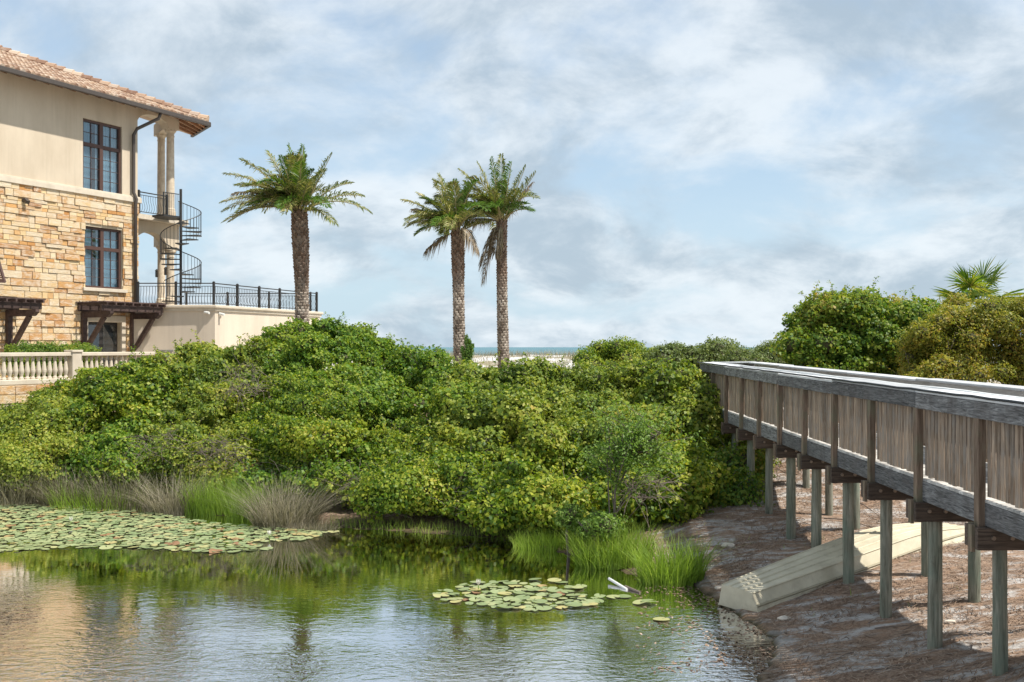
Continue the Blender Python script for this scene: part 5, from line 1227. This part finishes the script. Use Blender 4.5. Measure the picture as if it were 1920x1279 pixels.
for i, (x, y, r, uu, v) in enumerate(sp1 + sp2):
    small = i < len(sp1); rz = rnd.uniform(0, 6.28); z_ = 0.008 + rnd.random() * 0.012 + (0.004 * (i % 4))
    if small or i - len(sp1) < nsing:
        brown = rnd.random() < (0.03 if small else 0.05); o = inst('lily_pad', rnd.choice(bpads if brown else pads), None, (x, y, z_), (rnd.gauss(0, .05), rnd.gauss(0, .05), rz), (r, r, r if brown else r * 1.2))
        if brown: tag(o, 'withered reddish brown lily pad curling up in the ' + ('small right patch' if small else 'large left patch'), 'lily pad', 'withered pads in the ' + ('small patch' if small else 'large patch'))
        else: tag(o, 'flat green lily pad floating in the small right-hand patch' if small else 'flat green lily pad in the front of the large left-hand patch', 'lily pad', 'green pads in the small patch' if small else 'green pads in the large patch')
    else:
        vs_ = [Vector((x, y, z_))] + [Vector((x + r * math.cos(rz + 0.15 + 5.98 * k / 12), y + r * math.sin(rz + 0.15 + 5.98 * k / 12), z_ + 0.05 * r * (k % 3))) for k in range(13)]
        restm.add(vs_, [(0, k, k + 1) for k in range(1, 13)])
t_ = NT('lily_pads_far'); g_ = t_.new('ShaderNodeNewGeometry')
t_.base(t_.ramp(g_.outputs['Random Per Island'], [(0.0, (0.19, 0.25, 0.11)), (0.5, (0.27, 0.32, 0.15)), (0.82, (0.36, 0.38, 0.18)), (0.93, (0.42, 0.35, 0.15)), (1.0, (0.26, 0.12, 0.06))]), 0.4, 0.5)
tag(restm.build('lily_pads', t_.m), 'carpet of lily pads at the back of the large left patch', 'lily pads', kind='stuff')
for i, (uu, v, lb) in enumerate(((897, 1108, 'white water lily bud standing in the small pad patch'), (505, 1012, 'white water lily bud at the right tip of the large pad patch'), (133, 985, 'white water lily flower among the pads near the left edge'))):
    p = G(uu, v); fl = thing('water_lily', lb, 'flower', p); m = MB(); m.tube([p - UZ * 0.05, p + UZ * 0.1], 0.008, 5); m.build('stalk', M_REED, fl)
    for k in range(7):
        a = 6.28 * k / 7; o = Vector((math.cos(a), math.sin(a), 0)); s = Vector((-o.y, o.x, 0)) * 0.022; q = p + UZ * 0.1
        m = MB(); m.add([q, q + o * 0.035 + s + UZ * 0.05, q + o * 0.045 + UZ * 0.12, q + o * 0.035 - s + UZ * 0.05], [(0, 1, 2, 3)]); m.build('petal', M_PETAL, fl)
n = 5200; du_ = rng.uniform(1190, 1470, n); dv_ = rng.uniform(1072, 1262, n); dd = ZC * F / (dv_ - 651); bx = (du_ - 960) / F * dd; by = dd; sdv = pond_sd(bx, by)
k_ = (sdv < 0.05) & (rng.random(n) < np.exp(sdv / 0.75)) & (np.sin(bx * 5 + by * 2) + np.sin(by * 6 - bx * 3) + rng.normal(size=n) * 0.8 > -0.4); bx, by = bx[k_], by[k_]; n = len(bx)
nv = np.tile(np.array([0, 0, 1.0]), (n, 1)) + rng.normal(size=(n, 3)) * 0.12
tag(leaves('floating_debris', np.stack([bx, by, rng.uniform(0.006, 0.014, n)], 1), nv, rng.uniform(0.03, 0.11, n), M_STRAW, None, wid=0.2, fold=0.0), 'scum of brown plant scraps floating along the right shore', 'debris', kind='stuff')
# floating tube and bits of debris
p, q = G(1142, 1092), G(1176, 1106); m = MB(); m.tube([p + UZ * 0.07, q + UZ * 0.0], 0.028, 10); tag(m.build('plastic_tube', M_WHITE), 'white plastic tube sticking out of the pond by the reeds', 'tube')
m = MB(); p, q = G(1172, 1103), G(1200, 1112); m.tube([p + UZ * 0.03, q + UZ * 0.01], [0.03, 0.02], 6); tag(m.build('driftwood_stick', M_TWIG), 'dark stick floating at the end of the white tube', 'stick')
M_SHELL = m_mottled('pale_stone', (0.45, 0.40, 0.33), (0.7, 0.62, 0.52), 8, 0.8, 0.4, 20, rand=True)
for i, (uu, v, z_, r, lb) in enumerate(((1351, 1108, 0.05, 0.07, 'pale stone at the water edge beside the boat stern'), (1366, 1030, 0.3, 0.10, 'white lump of debris on the bank left of the pilings'), (1782, 1145, 0.6, 0.06, 'small tan leaf scrap on the straw between the right pilings'), (1470, 1165, 0.1, 0.07, 'pale stone under the near edge of the boat'))):
    p = G(uu, v, z_); p.z = hz(p.x, p.y); bm_ = bmesh.new(); bmesh.ops.create_icosphere(bm_, subdivisions=2, radius=1)
    for vv_ in bm_.verts: vv_.co = vv_.co * (1 + 0.35 * mnoise.noise(vv_.co * 1.7 + Vector((i * 5, 0, 0)))); vv_.co = Vector((vv_.co.x * r * 1.5, vv_.co.y * r, vv_.co.z * r * 0.6 + r * 0.3))
    me = bpy.data.meshes.new('stone'); bm_.to_mesh(me); bm_.free(); o = link('loose_stone', me, M_SHELL, None, p); tag(o, lb, 'stone')
